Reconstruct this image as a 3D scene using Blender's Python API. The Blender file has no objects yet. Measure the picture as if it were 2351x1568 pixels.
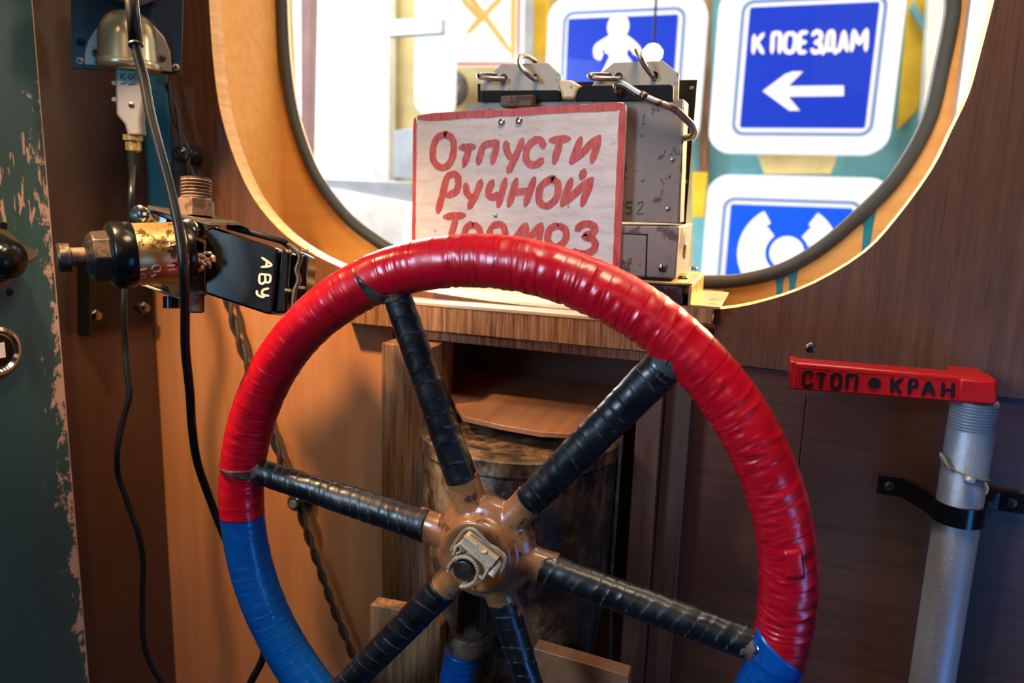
import bpy, bmesh, math, random
from mathutils import Vector, Matrix, noise
random.seed(7)
PI = math.pi
sc = bpy.context.scene
C = sc.collection
# ------------------------------------------------------------------ camera
FPX, YAW, PITCH, ROLL, CH = 1750.0, -0.3272, -0.1930, 0.0328, 1.5
cy, sy, cp_, sp_ = math.cos(YAW), math.sin(YAW), math.cos(PITCH), math.sin(PITCH)
FW = Vector((sy*cp_, cy*cp_, sp_)); r0 = Vector((cy, -sy, 0)); u0 = r0.cross(FW)
RT = r0*math.cos(ROLL) + u0*math.sin(ROLL)
UP = -r0*math.sin(ROLL) + u0*math.cos(ROLL)
CAM = Vector((0, 0, CH))
cd = bpy.data.cameras.new('camera'); cam = bpy.data.objects.new('camera', cd); C.objects.link(cam)
m = Matrix((RT, UP, -FW)).transposed().to_4x4(); m.translation = CAM; cam.matrix_world = m
cd.sensor_width = 36; cd.lens = FPX/2351*36; cd.clip_start = 0.02
cd.dof.use_dof = True; cd.dof.focus_distance = 0.70; cd.dof.aperture_fstop = 4.6
sc.camera = cam
sc.view_settings.view_transform = 'Standard'; sc.view_settings.look = 'None'
sc.view_settings.exposure = 0.0; sc.view_settings.gamma = 1; sc.view_settings.use_curve_mapping = False
sc.cycles.max_bounces = 8
sc.cycles.sample_clamp_indirect = 6
w = bpy.data.worlds.new('world'); sc.world = w; w.use_nodes = True
w.node_tree.nodes['Background'].inputs[0].default_value = (0.55, 0.6, 0.75, 1)
w.node_tree.nodes['Background'].inputs[1].default_value = 0.03
def area(name, loc, tgt, size, power, col, sy_=None, spread=None):
    l = bpy.data.lights.new(name, 'AREA'); l.size = size; l.energy = power; l.color = col
    if sy_: l.shape = 'RECTANGLE'; l.size_y = sy_
    if spread: l.spread = spread
    o = bpy.data.objects.new(name, l); C.objects.link(o); o.location = loc
    o.rotation_euler = (Vector(tgt)-Vector(loc)).to_track_quat('-Z', 'Y').to_euler(); return o
def spot(name, loc, tgt, power, col, ang=60, blend=1, rad=.03):
    l = bpy.data.lights.new(name, 'SPOT'); l.energy = power; l.color = col; l.spot_size = math.radians(ang); l.spot_blend = blend
    l.shadow_soft_size = rad
    o = bpy.data.objects.new(name, l); C.objects.link(o); o.location = loc
    o.rotation_euler = (Vector(tgt)-Vector(loc)).to_track_quat('-Z', 'Y').to_euler(); return o
# cab lamps (warm bulb over the driver's left, lamp overhead), plus added fill lights
spot('cab_bulb', (-0.66, 0.46, 1.78), (-0.46, 0.82, 1.04), 38, (1.0, 0.60, 0.28), 74, 1, .02)
area('cab_lamp', (-0.05, 0.42, 2.35), (-0.05, 0.62, 1.3), 0.30, 9.5, (1.0, 0.73, 0.48))
area('rear_fill', (0.30, -0.9, 2.1), (0.0, 0.8, 1.3), 0.5, 1.0, (1.0, 0.74, 0.52))  # weak unseen fill added behind the viewer
area('cool_side_fill', (-0.68, -0.30, 1.70), (0.08, 0.60, 1.22), 0.25, 2.6, (0.50, 0.72, 1.0), 0.4, math.radians(75))  # cool light added from the left to brighten the right rim
spot('cyan_accent_fill', (-0.70, -0.25, 1.62), (-0.74, 0.72, 1.44), 9, (0.08, 0.60, 1.0), 36, 1, .02)  # added cyan spot, unseen, tints the edges at the left corner
spot('blue_corner_fill', (-0.66, -0.10, 1.45), (-0.745, 0.82, 0.85), 5, (0.22, 0.42, 1.0), 26, 1, .03)  # added blue spot for the bluish strip beside the corner
area('blue_right_fill', (0.75, 0.10, 0.95), (0.30, 0.82, 0.75), 0.25, 3.2, (0.08, 0.34, 1.0), 0.5)  # unseen blue light from low right, tints the pipe and lower wall
area('side_board_fill', (1.1, 1.5, 1.95), (-0.7, 0.92, 1.5), 0.5, 16, (1.0, 0.86, 0.66))  # added on the hall side to brighten the orange side board
spot('warm_rim_fill', (0.50, 1.75, 1.98), (-0.06, 0.72, 1.44), 480, (1.0, 0.66, 0.28), 34, .8, .05)  # added warm spot through the window for the rim's orange edge
area('hall_light', (0.2, 1.6, 3.3), (-0.2, 1.6, 1.0), 1.4, 60, (1.0, 0.93, 0.80))  # unseen overhead light added so the hall pieces are lit
area('hall_counter_fill', (-1.5, 1.35, 2.2), (-0.9, 2.2, 1.4), 0.8, 20, (0.95, 0.97, 1.0))  # added to brighten the counter and left part of the hall
area('white_board_fill', (-1.1, 1.75, 1.80), (0.17, 0.92, 1.60), 0.6, 48, (0.92, 0.96, 1.0))  # added light aimed at the white side board to whiten it

# ------------------------------------------------------------------ helpers
def ray(px, py): return (RT*((px-1175.5)/FPX) + UP*((784-py)/FPX) + FW)
def at(px, py, Y):
    d = ray(px, py); return CAM + d*(Y/d.y)
def atX(px, py, X):
    d = ray(px, py); return CAM + d*(X/d.x)
def atZ(px, py, Z):
    d = ray(px, py); return CAM + d*((Z-CH)/d.z)
def cp(px, py, D): return CAM + ray(px, py)*D
W = {}
def T(o, label=None, cat=None, group=None, kind=None):
    if label: o['label'] = label
    if cat: o['category'] = cat
    if group: o['group'] = group
    if kind: o['kind'] = kind
    return o
def thing(name, loc, label=None, cat=None, group=None, kind=None):
    o = bpy.data.objects.new(name, None); C.objects.link(o); o.empty_display_size = .02
    o.location = loc; W[o] = Vector(loc); return T(o, label, cat, group, kind)
def fin(name, bm, mat, parent=None, smooth=False, bevel=0, seg=2, **k):
    if bm.faces: bmesh.ops.recalc_face_normals(bm, faces=bm.faces)
    if isinstance(bm, bmesh.types.BMesh):
        cs = [v.co for v in bm.verts]
    mn = Vector([min(c[i] for c in cs) for i in range(3)]); mx = Vector([max(c[i] for c in cs) for i in range(3)])
    o_ = (mn+mx)/2
    bmesh.ops.translate(bm, verts=bm.verts, vec=-o_)
    me = bpy.data.meshes.new(name); bm.to_mesh(me); bm.free()
    if smooth:
        for p in me.polygons: p.use_smooth = True
    me.materials.append(mat)
    ob = bpy.data.objects.new(name, me); C.objects.link(ob); W[ob] = o_
    if parent is not None: ob.parent = parent; ob.location = o_-W[parent]
    else: ob.location = o_
    if bevel:
        b = ob.modifiers.new('bevel', 'BEVEL'); b.width = bevel; b.segments = seg; b.limit_method = 'ANGLE'; b.angle_limit = math.radians(40)
    if smooth == 2 or bevel:
        for p in me.polygons: p.use_smooth = True
        try: me.set_sharp_from_angle(angle=math.radians(42))
        except Exception: pass
    return T(ob, **k)
def dup(o, d, parent=None):
    n = o.copy(); C.objects.link(n); n.location = o.location + Vector(d); W[n] = W[o] + Vector(d)
    if parent is not None: n.parent = parent; n.location = W[n]-W[parent]
    return n
def hexa(bm, p):           # p: 8 points, 0-3 front loop, 4-7 back loop
    v = [bm.verts.new(q) for q in p]
    for f in ((0,1,2,3), (7,6,5,4), (0,4,5,1), (1,5,6,2), (2,6,7,3), (3,7,4,0)): bm.faces.new([v[i] for i in f])
def box(mn, mx, bm=None):
    bm = bm or bmesh.new(); a, b = mn, mx
    hexa(bm, [(a[0],a[1],a[2]), (b[0],a[1],a[2]), (b[0],a[1],b[2]), (a[0],a[1],b[2]), (a[0],b[1],a[2]), (b[0],b[1],a[2]), (b[0],b[1],b[2]), (a[0],b[1],b[2])])
    return bm
def prism(pts, off, bm=None):          # polygon of world points pushed by vector off
    bm = bm or bmesh.new(); off = Vector(off); n = len(pts)
    a = [bm.verts.new(p) for p in pts]; b = [bm.verts.new(Vector(p)+off) for p in pts]
    bm.faces.new(a); bm.faces.new(b[::-1])
    for i in range(n): bm.faces.new((a[i], b[i], b[(i+1) % n], a[(i+1) % n]))
    return bm
def plate(outer, holes, y0, th):       # XZ outlines (lists of (x,z)) with holes, front face at y0, thickness th towards +Y
    cu = bpy.data.curves.new('t', 'CURVE'); cu.dimensions = '2D'; cu.fill_mode = 'BOTH'; cu.extrude = th/2
    for L in [outer]+holes:
        s = cu.splines.new('POLY'); s.points.add(len(L)-1); s.use_cyclic_u = True
        for i, p in enumerate(L): s.points[i].co = (p[0], p[1], 0, 1)
    o = bpy.data.objects.new('t', cu); C.objects.link(o)
    me = bpy.data.meshes.new_from_object(o.evaluated_get(bpy.context.evaluated_depsgraph_get()))
    bm = bmesh.new(); bm.from_mesh(me); bpy.data.objects.remove(o); bpy.data.curves.remove(cu); bpy.data.meshes.remove(me)
    for v in bm.verts: v.co = Vector((v.co.x, y0+th/2+v.co.z, v.co.y))
    bmesh.ops.remove_doubles(bm, verts=bm.verts, dist=1e-6)
    return bm
def smoothpts(P, n=8, closed=False):
    P = [Vector(p) for p in P]; out = []; N = len(P)
    rng = range(N) if closed else range(N-1)
    for i in rng:
        g = (lambda k: P[k % N]) if closed else (lambda k: P[max(0, min(N-1, k))])
        a, b, c, d = g(i-1), g(i), g(i+1), g(i+2)
        for j in range(n):
            t = j/n
            out.append(.5*((2*b)+(c-a)*t+(2*a-5*b+4*c-d)*t*t+(3*b-a-3*c+d)*t**3))
    if not closed: out.append(P[-1])
    return out
def tube(P, r, seg=12, closed=False, bm=None, cap=True, ref=None, flat=None):
    bm = bm or bmesh.new(); P = [Vector(p) for p in P]; N = len(P); rings = []; nrm = None
    for i, p in enumerate(P):
        if closed: t = (P[(i+1) % N]-P[i-1])
        else: t = P[min(i+1, N-1)]-P[max(i-1, 0)]
        t.normalize()
        if nrm is None:
            a = Vector(ref) if ref else (Vector((0, 0, 1)) if abs(t.z) < .9 else Vector((1, 0, 0)))
            nrm = (a-t*a.dot(t)).normalized()
        else: nrm = (nrm-t*nrm.dot(t)).normalized()
        bn = t.cross(nrm); rr = r(i/(N-1)) if callable(r) else r
        fl = flat or 1
        rings.append([bm.verts.new(p+(nrm*math.cos(2*PI*j/seg)+bn*math.sin(2*PI*j/seg)*fl)*rr) for j in range(seg)])
    for i in range(N if closed else N-1):
        A, B = rings[i], rings[(i+1) % N]
        for j in range(seg): bm.faces.new((A[j], A[(j+1) % seg], B[(j+1) % seg], B[j]))
    if cap and not closed: bm.faces.new(rings[0][::-1]); bm.faces.new(rings[-1])
    return bm
def lathe(o, ax, prof, seg=32, bm=None):    # prof: (distance along ax, radius)
    ax = Vector(ax).normalized(); o = Vector(o)
    bm = bm or bmesh.new(); a = Vector((0, 0, 1)) if abs(ax.z) < .9 else Vector((1, 0, 0))
    n = (a-ax*a.dot(ax)).normalized(); b = ax.cross(n); R = []
    for h, r in prof:
        if r < 1e-6: R.append([bm.verts.new(o+ax*h)]); continue
        R.append([bm.verts.new(o+ax*h+(n*math.cos(2*PI*j/seg)+b*math.sin(2*PI*j/seg))*r) for j in range(seg)])
    for A, B in zip(R, R[1:]):
        for j in range(seg):
            k = (j+1) % seg
            if len(A) == 1 and len(B) == 1: continue
            if len(A) == 1: bm.faces.new((A[0], B[k], B[j]))
            elif len(B) == 1: bm.faces.new((A[j], A[k], B[0]))
            else: bm.faces.new((A[j], A[k], B[k], B[j]))
    if len(R[0]) > 1: bm.faces.new(R[0][::-1])
    if len(R[-1]) > 1: bm.faces.new(R[-1])
    return bm
def rrect(x0, z0, x1, z1, r, n=6):
    L = []
    for cx, cz, a in ((x1-r, z1-r, 0), (x0+r, z1-r, 90), (x0+r, z0+r, 180), (x1-r, z0+r, 270)):
        for i in range(n+1):
            t = math.radians(a+90*i/n); L.append((cx+r*math.cos(t), cz+r*math.sin(t)))
    return L
def stroke(P, wd, nv, th, bm, jit=0, n=5, sm=True):  # painted ribbon with round ends along world points, facing nv
    nv = Vector(nv).normalized(); P = [Vector(p) for p in P]; th *= random.uniform(.8, 1.25)
    if sm and len(P) > 2: P = smoothpts(P, n)
    elif len(P) == 2: P = [P[0].lerp(P[1], i/6) for i in range(7)]
    N = len(P); L = []; R = []
    s = random.random()*50
    for i, p in enumerate(P):
        t = (P[min(i+1, N-1)]-P[max(i-1, 0)]).normalized(); sd = nv.cross(t).normalized()
        h = wd/2*(1+jit*noise.noise(Vector((s, i*.6, 0)))); h2 = wd/2*(1+jit*noise.noise(Vector((s+9, i*.6, 0))))
        if i in (0, N-1) : h *= .55; h2 *= .55
        q = p
        L.append(q+sd*h); R.append(q-sd*h2)
    t0 = (P[1]-P[0]).normalized(); t1 = (P[-1]-P[-2]).normalized()
    L = [L[0]-t0*0]+L; R = [R[0]]+R
    L[0] = P[0]-t0*wd*.22+(L[1]-P[0])*.55; R[0] = P[0]-t0*wd*.22+(R[1]-P[0])*.55
    L.append(P[-1]+t1*wd*.22+(L[-1]-P[-1])*.55); R.append(P[-1]+t1*wd*.22+(R[-1]-P[-1])*.55)
    va = [bm.verts.new(p+nv*th) for p in L]; vb = [bm.verts.new(p+nv*th) for p in R]
    wa = [bm.verts.new(p) for p in L]; wb = [bm.verts.new(p) for p in R]
    for i in range(len(L)-1):
        bm.faces.new((va[i], va[i+1], vb[i+1], vb[i])); bm.faces.new((va[i+1], va[i], wa[i], wa[i+1])); bm.faces.new((vb[i], vb[i+1], wb[i+1], wb[i]))
    bm.faces.new((va[0], vb[0], wb[0], wa[0])); bm.faces.new((vb[-1], va[-1], wa[-1], wb[-1]))
    return bm
def screw(o, ax, r, mat, dark, parent, name='screw', cross=True, fl=1):
    s = fin(name, lathe(o, ax, [(-.002, r*.9), (0, r), (r*.25*fl, r*.92), (r*.42*fl, r*.55), (r*.45*fl, 0)], 20), mat, parent, smooth=2)
    a = Vector(ax).normalized(); b = Vector((0, 0, 1)) if abs(a.z) < .9 else Vector((1, 0, 0)); n = (b-a*b.dot(a)).normalized(); q = a.cross(n)
    ang = random.random()*1.5; bm = bmesh.new()
    for k in range(2 if cross else 1):
        t = ang+k*PI/2; d = n*math.cos(t)+q*math.sin(t); e = a.cross(d); L = r*(.5 if cross else .8)
        c = Vector(o)+a*r*.38*fl
        prism([c+d*L+e*r*.1, c-d*L+e*r*.1, c-d*L-e*r*.1, c+d*L-e*r*.1], a*r*.12, bm)
    fin('slot', bm, dark, s); return s

# ------------------------------------------------------------------ materials
class NT:
    def __init__(s, name):
        s.m = bpy.data.materials.new(name); s.m.use_nodes = True; s.t = s.m.node_tree; s.n = s.t.nodes; s.b = s.n['Principled BSDF']
    def add(s, t, **k):
        n = s.n.new(t)
        for a, b in k.items():
            if a.startswith('i_'):
                key = a[2:]; n.inputs[int(key) if key.isdigit() else key.replace('_', ' ')].default_value = b
            else: setattr(n, a, b)
        return n
    def l(s, a, b): s.t.links.new(a, b)
    def coord(s, scale=(1, 1, 1), gen='Object'):
        c = s.add('ShaderNodeTexCoord'); mp = s.add('ShaderNodeMapping'); mp.inputs['Scale'].default_value = scale; s.l(c.outputs[gen], mp.inputs[0]); return mp.outputs[0]
    def noise(s, sc_, det=4, rough=.6, scale=(1, 1, 1), dist=0):
        n = s.add('ShaderNodeTexNoise'); n.inputs['Scale'].default_value = sc_; n.inputs['Detail'].default_value = det; n.inputs['Roughness'].default_value = rough; n.inputs['Distortion'].default_value = dist
        s.l(s.coord(scale), n.inputs['Vector']); return n.outputs['Fac']
    def ramp(s, fac, stops):
        r = s.add('ShaderNodeValToRGB'); e = r.color_ramp.elements
        while len(e) < len(stops): e.new(.5)
        for i, (p, c) in enumerate(stops): e[i].position = p; e[i].color = c if len(c) == 4 else (*c, 1)
        s.l(fac, r.inputs[0]); return r.outputs[0]
    def mix(s, f, a, b, bt='MIX'):
        x = s.add('ShaderNodeMix', data_type='RGBA', blend_type=bt)
        for sock, v in ((x.inputs[0], f), (x.inputs[6], a), (x.inputs[7], b)):
            if isinstance(v, (int, float)): sock.default_value = v
            elif isinstance(v, tuple): sock.default_value = (*v, 1) if len(v) == 3 else v
            else: s.l(v, sock)
        return x.outputs[2]
    def bump(s, h, st=.3, d=.001):
        b = s.add('ShaderNodeBump'); b.inputs['Strength'].default_value = st; b.inputs['Distance'].default_value = d; s.l(h, b.inputs['Height']); s.l(b.outputs[0], s.b.inputs['Normal'])
def K(*c): return tuple(c)
BL = (0, 0, 0); WH = (1, 1, 1)
def wood(name, c1, c2, axis=2, rough=.45, fib=1.0, scale=1.0, blotch=.5, coat=.25):
    s = NT(name); sc1 = [90*scale]*3; sc1[axis] = 5*scale
    f = s.noise(1.6, 6, .65, tuple(sc1)); g = s.noise(5*scale, 4, .6, dist=.8)
    col = s.mix(s.ramp(f, [(.41, BL), (.60, WH)] if fib > 1.1 else [(.34, BL), (.66, WH)]), c1, c2)
    col = s.mix(s.ramp(g, [(.35, BL), (.7, WH)]), s.mix(blotch, col, (c1[0]*.6, c1[1]*.55, c1[2]*.5)), col)
    sc2 = [260*scale]*3; sc2[axis] = 9*scale
    h = s.noise(1.5, 3, .6, tuple(sc2)); d = s.ramp(h, [(.36, WH), (.46, BL)] if fib > 1.1 else [(.33, WH), (.40, BL)])
    col = s.mix(s.mix(min(1, .5*fib), BL, d), col, (c1[0]*.35, c1[1]*.3, c1[2]*.3))
    s.l(col, s.b.inputs['Base Color']); s.b.inputs['Roughness'].default_value = rough
    s.b.inputs['Coat Weight'].default_value = coat; s.b.inputs['Coat Roughness'].default_value = .35
    s.bump(h, .35*fib, .0006); return s.m
def paint(name, c, rough=.4, metal=0, wear=None, wsc=30, wthr=.62, bump=.15, bsc=200, var=.25, vsc=14, coat=0, spec=None):
    s = NT(name); g = s.noise(vsc, 5, .65)
    col = s.mix(s.ramp(g, [(.3, BL), (.75, WH)]), tuple(x*(1-var) for x in c), tuple(min(1, x*(1+var*.5)) for x in c))
    if wear:
        wthr = wthr-.065 if wthr > .58 else wthr
        q = s.noise(wsc, 8, .72); k = s.ramp(q, [(wthr, BL), (wthr+.03, WH)]); col = s.mix(k, col, wear)
    s.l(col, s.b.inputs['Base Color']); s.b.inputs['Roughness'].default_value = rough; s.b.inputs['Metallic'].default_value = metal
    s.b.inputs['Coat Weight'].default_value = coat; s.b.inputs['Coat Roughness'].default_value = .12
    if bump: s.bump(s.noise(bsc, 4, .6), bump, .0006)
    return s.m
def emis(name, c, st):
    s = NT(name); s.b.inputs['Base Color'].default_value = (c[0]*.15, c[1]*.15, c[2]*.15, 1); s.b.inputs['Specular IOR Level'].default_value = .2; s.b.inputs['Emission Color'].default_value = (*c, 1); s.b.inputs['Emission Strength'].default_value = st; return s.m
def tape(name, c, dark, rough=.25, wr=(60, 60, 60)):
    s = NT(name); g = s.noise(22, 4, .6); a = s.add('ShaderNodeAttribute', attribute_name='seam')
    col = s.mix(s.ramp(g, [(.3, BL), (.7, WH)]), tuple(x*.75 for x in c), c)
    col = s.mix(s.mix(1.0, a.outputs['Fac'], s.ramp(s.noise(70, 3), [(.42, BL), (.6, WH)]), 'MULTIPLY'), col, dark)
    s.l(col, s.b.inputs['Base Color']); s.l(s.ramp(s.noise(40, 4), [(.3, (rough*.7,)*3), (.8, (rough*1.6,)*3)]), s.b.inputs['Roughness'])
    s.b.inputs['Coat Weight'].default_value = .15; s.b.inputs['Coat Roughness'].default_value = .15
    s.bump(s.noise(140, 5, .6), .25, .0005); return s.m
M = {}
M['ply_front'] = wood('brown_varnished_plywood', (.115, .044, .019), (.19, .078, .036), 2, .5, 1, 1)
M['ply_low'] = wood('lamp_glow_plywood', (.44, .18, .066), (.52, .23, .09), 2, .42, .05, .35, .25)  # colour raised to carry the warm lamp's glow on the wall
M['ply_right'] = wood('dark_varnished_plywood', (.070, .027, .014), (.105, .041, .022), 0, .45, .5, .7)
M['ply_left'] = wood('shade_toned_plywood', (.060, .026, .014), (.090, .040, .021), 0, .5, .3, .7)  # colour lowered for shade where the warm lamp hardly reaches
M['ply_light'] = wood('honey_pine', (.84, .39, .085), (.95, .50, .14), 0, .42, .3, .5, .25)
M['ply_edge'] = wood('pale_plywood_edge', (.70, .36, .12), (.90, .55, .25), 1, .6, .2, 1, .1)
M['shelf_edge'] = wood('raw_plywood_edge', (.19, .078, .028), (.46, .235, .10), 2, .7, 1.6, 1.3, .4, 0)
M['shelf_top'] = wood('worn_shelf_top', (.55, .36, .20), (.72, .52, .32), 0, .6, .5, .6, .2, 0)
M['stud'] = wood('rough_stud_wood', (.18, .085, .036), (.38, .20, .092), 2, .75, 1.5, .8, .5, 0)
M['stud_dark'] = wood('dark_stud_wood', (.060, .024, .014), (.10, .042, .022), 2, .6, 1, .5)
M['sheet'] = wood('reddish_thin_ply', (.24, .10, .045), (.34, .16, .075), 1, .55, .6, .8, .4)
M['alcove'] = wood('dark_red_board', (.10, .032, .013), (.15, .050, .020), 0, .5, .4, .6)
M['white_board'] = paint('white_painted_board', (.86, .82, .76), .7, wear=(.75, .55, .38), wsc=35, wthr=.66)
M['gasket'] = paint('grey_rubber', (.055, .055, .048), .55, bump=.3, bsc=500)
M['teal_drip'] = paint('teal_gloss_paint', (.02, .26, .33), .25)
M['teal_strip'] = paint('teal_corner_tone', (.05, .16, .20), .5)
M['red_tape'] = tape('red_vinyl_tape', (.55, .003, .014), (.08, .004, .006), .27)
M['blue_tape'] = tape('blue_vinyl_tape', (.0, .075, .33), (.0, .01, .06), .26)
M['black_tape'] = tape('black_vinyl_tape', (.004, .005, .007), (.11, .11, .11), .36)
M['grey_tape'] = tape('dark_grey_cloth_tape', (.045, .047, .05), (.01, .01, .01), .5)
def hubmat():
    s = NT('chipped_tan_enamel'); g = s.noise(26, 6, .7)
    col = s.mix(s.ramp(g, [(.3, BL), (.65, WH)]), (.17, .062, .020), (.34, .145, .056))
    k = s.ramp(s.noise(42, 8, .75), [(.56, BL), (.61, WH)]); col = s.mix(k, col, (.045, .016, .010))
    k2 = s.ramp(s.noise(12, 6, .7), [(.55, BL), (.75, WH)]); col = s.mix(s.mix(.7, BL, k2), col, (.07, .028, .014))
    s.l(col, s.b.inputs['Base Color']); s.b.inputs['Roughness'].default_value = .3; s.b.inputs['Coat Weight'].default_value = .4
    s.bump(s.noise(60, 7, .65), .5, .0012); return s.m
M['hub'] = hubmat()
def drum():
    s = NT('scorched_iron_drum'); g = s.noise(12, 8, .75, (1, 1, .5)); h = s.noise(45, 6, .7, (1, 1, .8))
    col = s.ramp(g, [(.34, (.012, .009, .007)), (.46, (.05, .030, .016)), (.56, (.20, .11, .045)), (.68, (.36, .30, .22))])
    col = s.mix(s.ramp(h, [(.45, BL), (.62, WH)]), col, (.012, .008, .006)); s.l(col, s.b.inputs['Base Color'])
    s.b.inputs['Roughness'].default_value = .55; s.bump(h, .5, .0015); return s.m
M['drum'] = drum()
def chips():
    s = NT('chipped_teal_enamel'); base = s.mix(s.noise(8, 4), (.018, .060, .068), (.030, .088, .092))
    c = s.add('ShaderNodeTexCoord'); sp = s.add('ShaderNodeSeparateXYZ'); s.l(c.outputs['Object'], sp.inputs[0])
    def mm(op, a, b):
        n = s.add('ShaderNodeMath', operation=op)
        for i, v in enumerate((a, b)):
            if isinstance(v, (int, float)): n.inputs[i].default_value = v
            else: s.l(v, n.inputs[i])
        return n.outputs[0]
    n1 = s.noise(1.0, 8, .75, (55, 55, 34), .3); n2 = s.noise(16, 6, .7)
    edge = mm('MULTIPLY', mm('SUBTRACT', sp.outputs['Y'], EDGE_Y), 5.0)     # wear along the free edge
    zc = mm('ABSOLUTE', mm('SUBTRACT', sp.outputs['Z'], SCR_Z), 0); zw = mm('MULTIPLY', mm('SUBTRACT', .06, zc), 1.6)  # scratched patch
    n4 = s.noise(1.0, 3, .6, (0, 0, 9)); zone = mm('MULTIPLY', mm('SUBTRACT', n4, .5), .35); up = mm('MULTIPLY', mm('MAXIMUM', mm('SUBTRACT', sp.outputs['Z'], SCR_Z+.06), 0), -1.6); t = mm('ADD', mm('ADD', n1, zone), mm('ADD', mm('MAXIMUM', edge, -.16), up)); 
    k = s.ramp(t, [(.59, BL), (.605, WH)]); n3 = s.add('ShaderNodeTexNoise'); n3.inputs['Scale'].default_value = 1; n3.inputs['Detail'].default_value = 5; cm = s.add('ShaderNodeMapping'); cm.inputs['Rotation'].default_value = (math.radians(-38), 0, 0); cm.inputs['Scale'].default_value = (60, 190, 38)
    s.l(c.outputs['Object'], cm.inputs[0]); s.l(cm.outputs[0], n3.inputs['Vector']); pz_ = mm('MULTIPLY', mm('SUBTRACT', .045, zc), 4.0)
    k3_ = s.ramp(mm('ADD', n3.outputs['Fac'], mm('MAXIMUM', mm('MINIMUM', pz_, .04), -.3)), [(.60, BL), (.63, WH)])
    rim_ = mm('GREATER_THAN', sp.outputs['Y'], EDGE_Y+.0203)
    k = s.mix(1.0, s.mix(1.0, k, k3_, 'LIGHTEN'), rim_, 'LIGHTEN'); col = s.mix(k, base, (.52, .33, .24))
    s.l(col, s.b.inputs['Base Color']); s.b.inputs['Roughness'].default_value = .42; s.bump(k, .4, .0008); return s.m
M['bare'] = paint('bare_brown_primer', (.16, .10, .055), .5)
M['chrome'] = paint('chrome', (.75, .78, .8), .12, 1, bump=0, var=.05)
M['steel'] = paint('worn_steel', (.34, .32, .30), .38, 1, wear=(.10, .06, .04), wsc=60, wthr=.6)
M['dark_steel'] = paint('dark_oxidised_steel', (.07, .058, .05), .4, .8, wear=(.16, .10, .06), wsc=50, wthr=.6)
M['black_enamel'] = paint('black_gloss_enamel', (.005, .006, .006), .2, wear=(.03, .027, .024), wsc=18, wthr=.76, coat=.0, bump=.1, bsc=60); M['black_enamel'].node_tree.nodes['Principled BSDF'].inputs['Specular IOR Level'].default_value = .35
M['black'] = paint('matt_black', (.005, .005, .006), .6); M['black'].node_tree.nodes['Principled BSDF'].inputs['Specular IOR Level'].default_value = .2
M['navy'] = paint('dark_navy_plate', (.006, .016, .035), .45)
M['cable'] = paint('black_rubber_cable', (.006, .006, .007), .36, bump=.05)
M['grey_paint'] = paint('chipped_grey_enamel', (.22, .185, .145), .42, wear=(.075, .045, .035), wsc=24, wthr=.622, bump=.2)
M['cream_plate'] = paint('cream_tin_plate', (.45, .40, .31), .4, wear=(.10, .07, .055), wsc=34, wthr=.68)
M['rust'] = paint('rusty_steel', (.15, .095, .065), .6, .3, wear=(.07, .035, .02), wsc=60, wthr=.52)
M['brass'] = paint('greasy_zinc_steel', (.40, .30, .12), .4, .5, wear=(.20, .13, .05), wsc=40, wthr=.6)
M['sludge'] = paint('oily_dark_steel', (.045, .035, .028), .3, .4, wear=(.13, .10, .08), wsc=24, wthr=.6, bump=.6, bsc=60)
M['oiled'] = paint('oiled_brown_steel', (.14, .105, .07), .35, .7, wear=(.05, .03, .02), wsc=40, wthr=.6)
M['knob'] = paint('yellowed_plastic', (.66, .52, .28), .35, wear=(.35, .22, .08), wsc=40, wthr=.66)
M['clip'] = paint('cream_plastic', (.50, .38, .24), .45, wear=(.25, .14, .07), wsc=60, wthr=.66, var=.3)
M['strap'] = paint('grey_plastic_strap', (.22, .19, .15), .4)
M['socket'] = paint('nickel_dome', (.60, .52, .36), .25, .85, wear=(.12, .09, .06), wsc=30, wthr=.68)
M['alu'] = paint('grey_cast_aluminium', (.30, .28, .27), .4, .4)
M['ceramic'] = paint('dark_ceramic', (.012, .02, .024), .15)
M['twist'] = paint('brown_textile_wire', (.030, .016, .011), .7, bump=.4, bsc=600)
M['silver'] = paint('silver_pipe_paint', (.30, .33, .37), .46, .45, bump=1.0, bsc=240, var=.12)
M['handle_red'] = paint('red_gloss_enamel', (.50, .008, .010), .32, wear=(.62, .12, .10), wsc=45, wthr=.74, bump=.12, bsc=120)
M['letter'] = paint('black_letter_paint', (.012, .010, .010), .35)
M['white_paint'] = paint('white_hand_lettering', (.75, .68, .62), .6)
M['pink_paint'] = paint('faded_pink_lettering', (.50, .30, .20), .6)
M['gold_metal'] = paint('worn_bronzed_barrel', (.52, .34, .12), .33, .7, wear=(.10, .05, .02), wsc=45, wthr=.55)
M['green_ink'] = paint('green_marker_ink', (.01, .10, .05), .6)
M['lead'] = paint('lead_seal', (.40, .38, .36), .45, .5)
def signmat():
    s = NT('grubby_white_board'); g = s.noise(1, 6, .7, (20, 20, 90)); col = s.mix(s.ramp(g, [(.35, BL), (.62, WH)]), (.58, .51, .44), (.74, .68, .62))
    col = s.mix(s.ramp(s.noise(90, 5, .7), [(.66, BL), (.70, WH)]), col, (.22, .17, .14)); s.l(col, s.b.inputs['Base Color']); s.b.inputs['Roughness'].default_value = .55
    s.bump(s.noise(160, 5, .6), .3, .0006); return s.m
M['sign'] = signmat()
def brush():
    s = NT('red_brush_paint'); g = s.noise(1, 5, .7, (230, 230, 45), .5); col = s.mix(s.ramp(g, [(.33, BL), (.66, WH)]), (.38, .010, .004), (.64, .095, .045))
    s.l(col, s.b.inputs['Base Color']); s.b.inputs['Roughness'].default_value = .45; s.bump(g, .4, .0005); return s.m
M['brush'] = brush()
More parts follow.
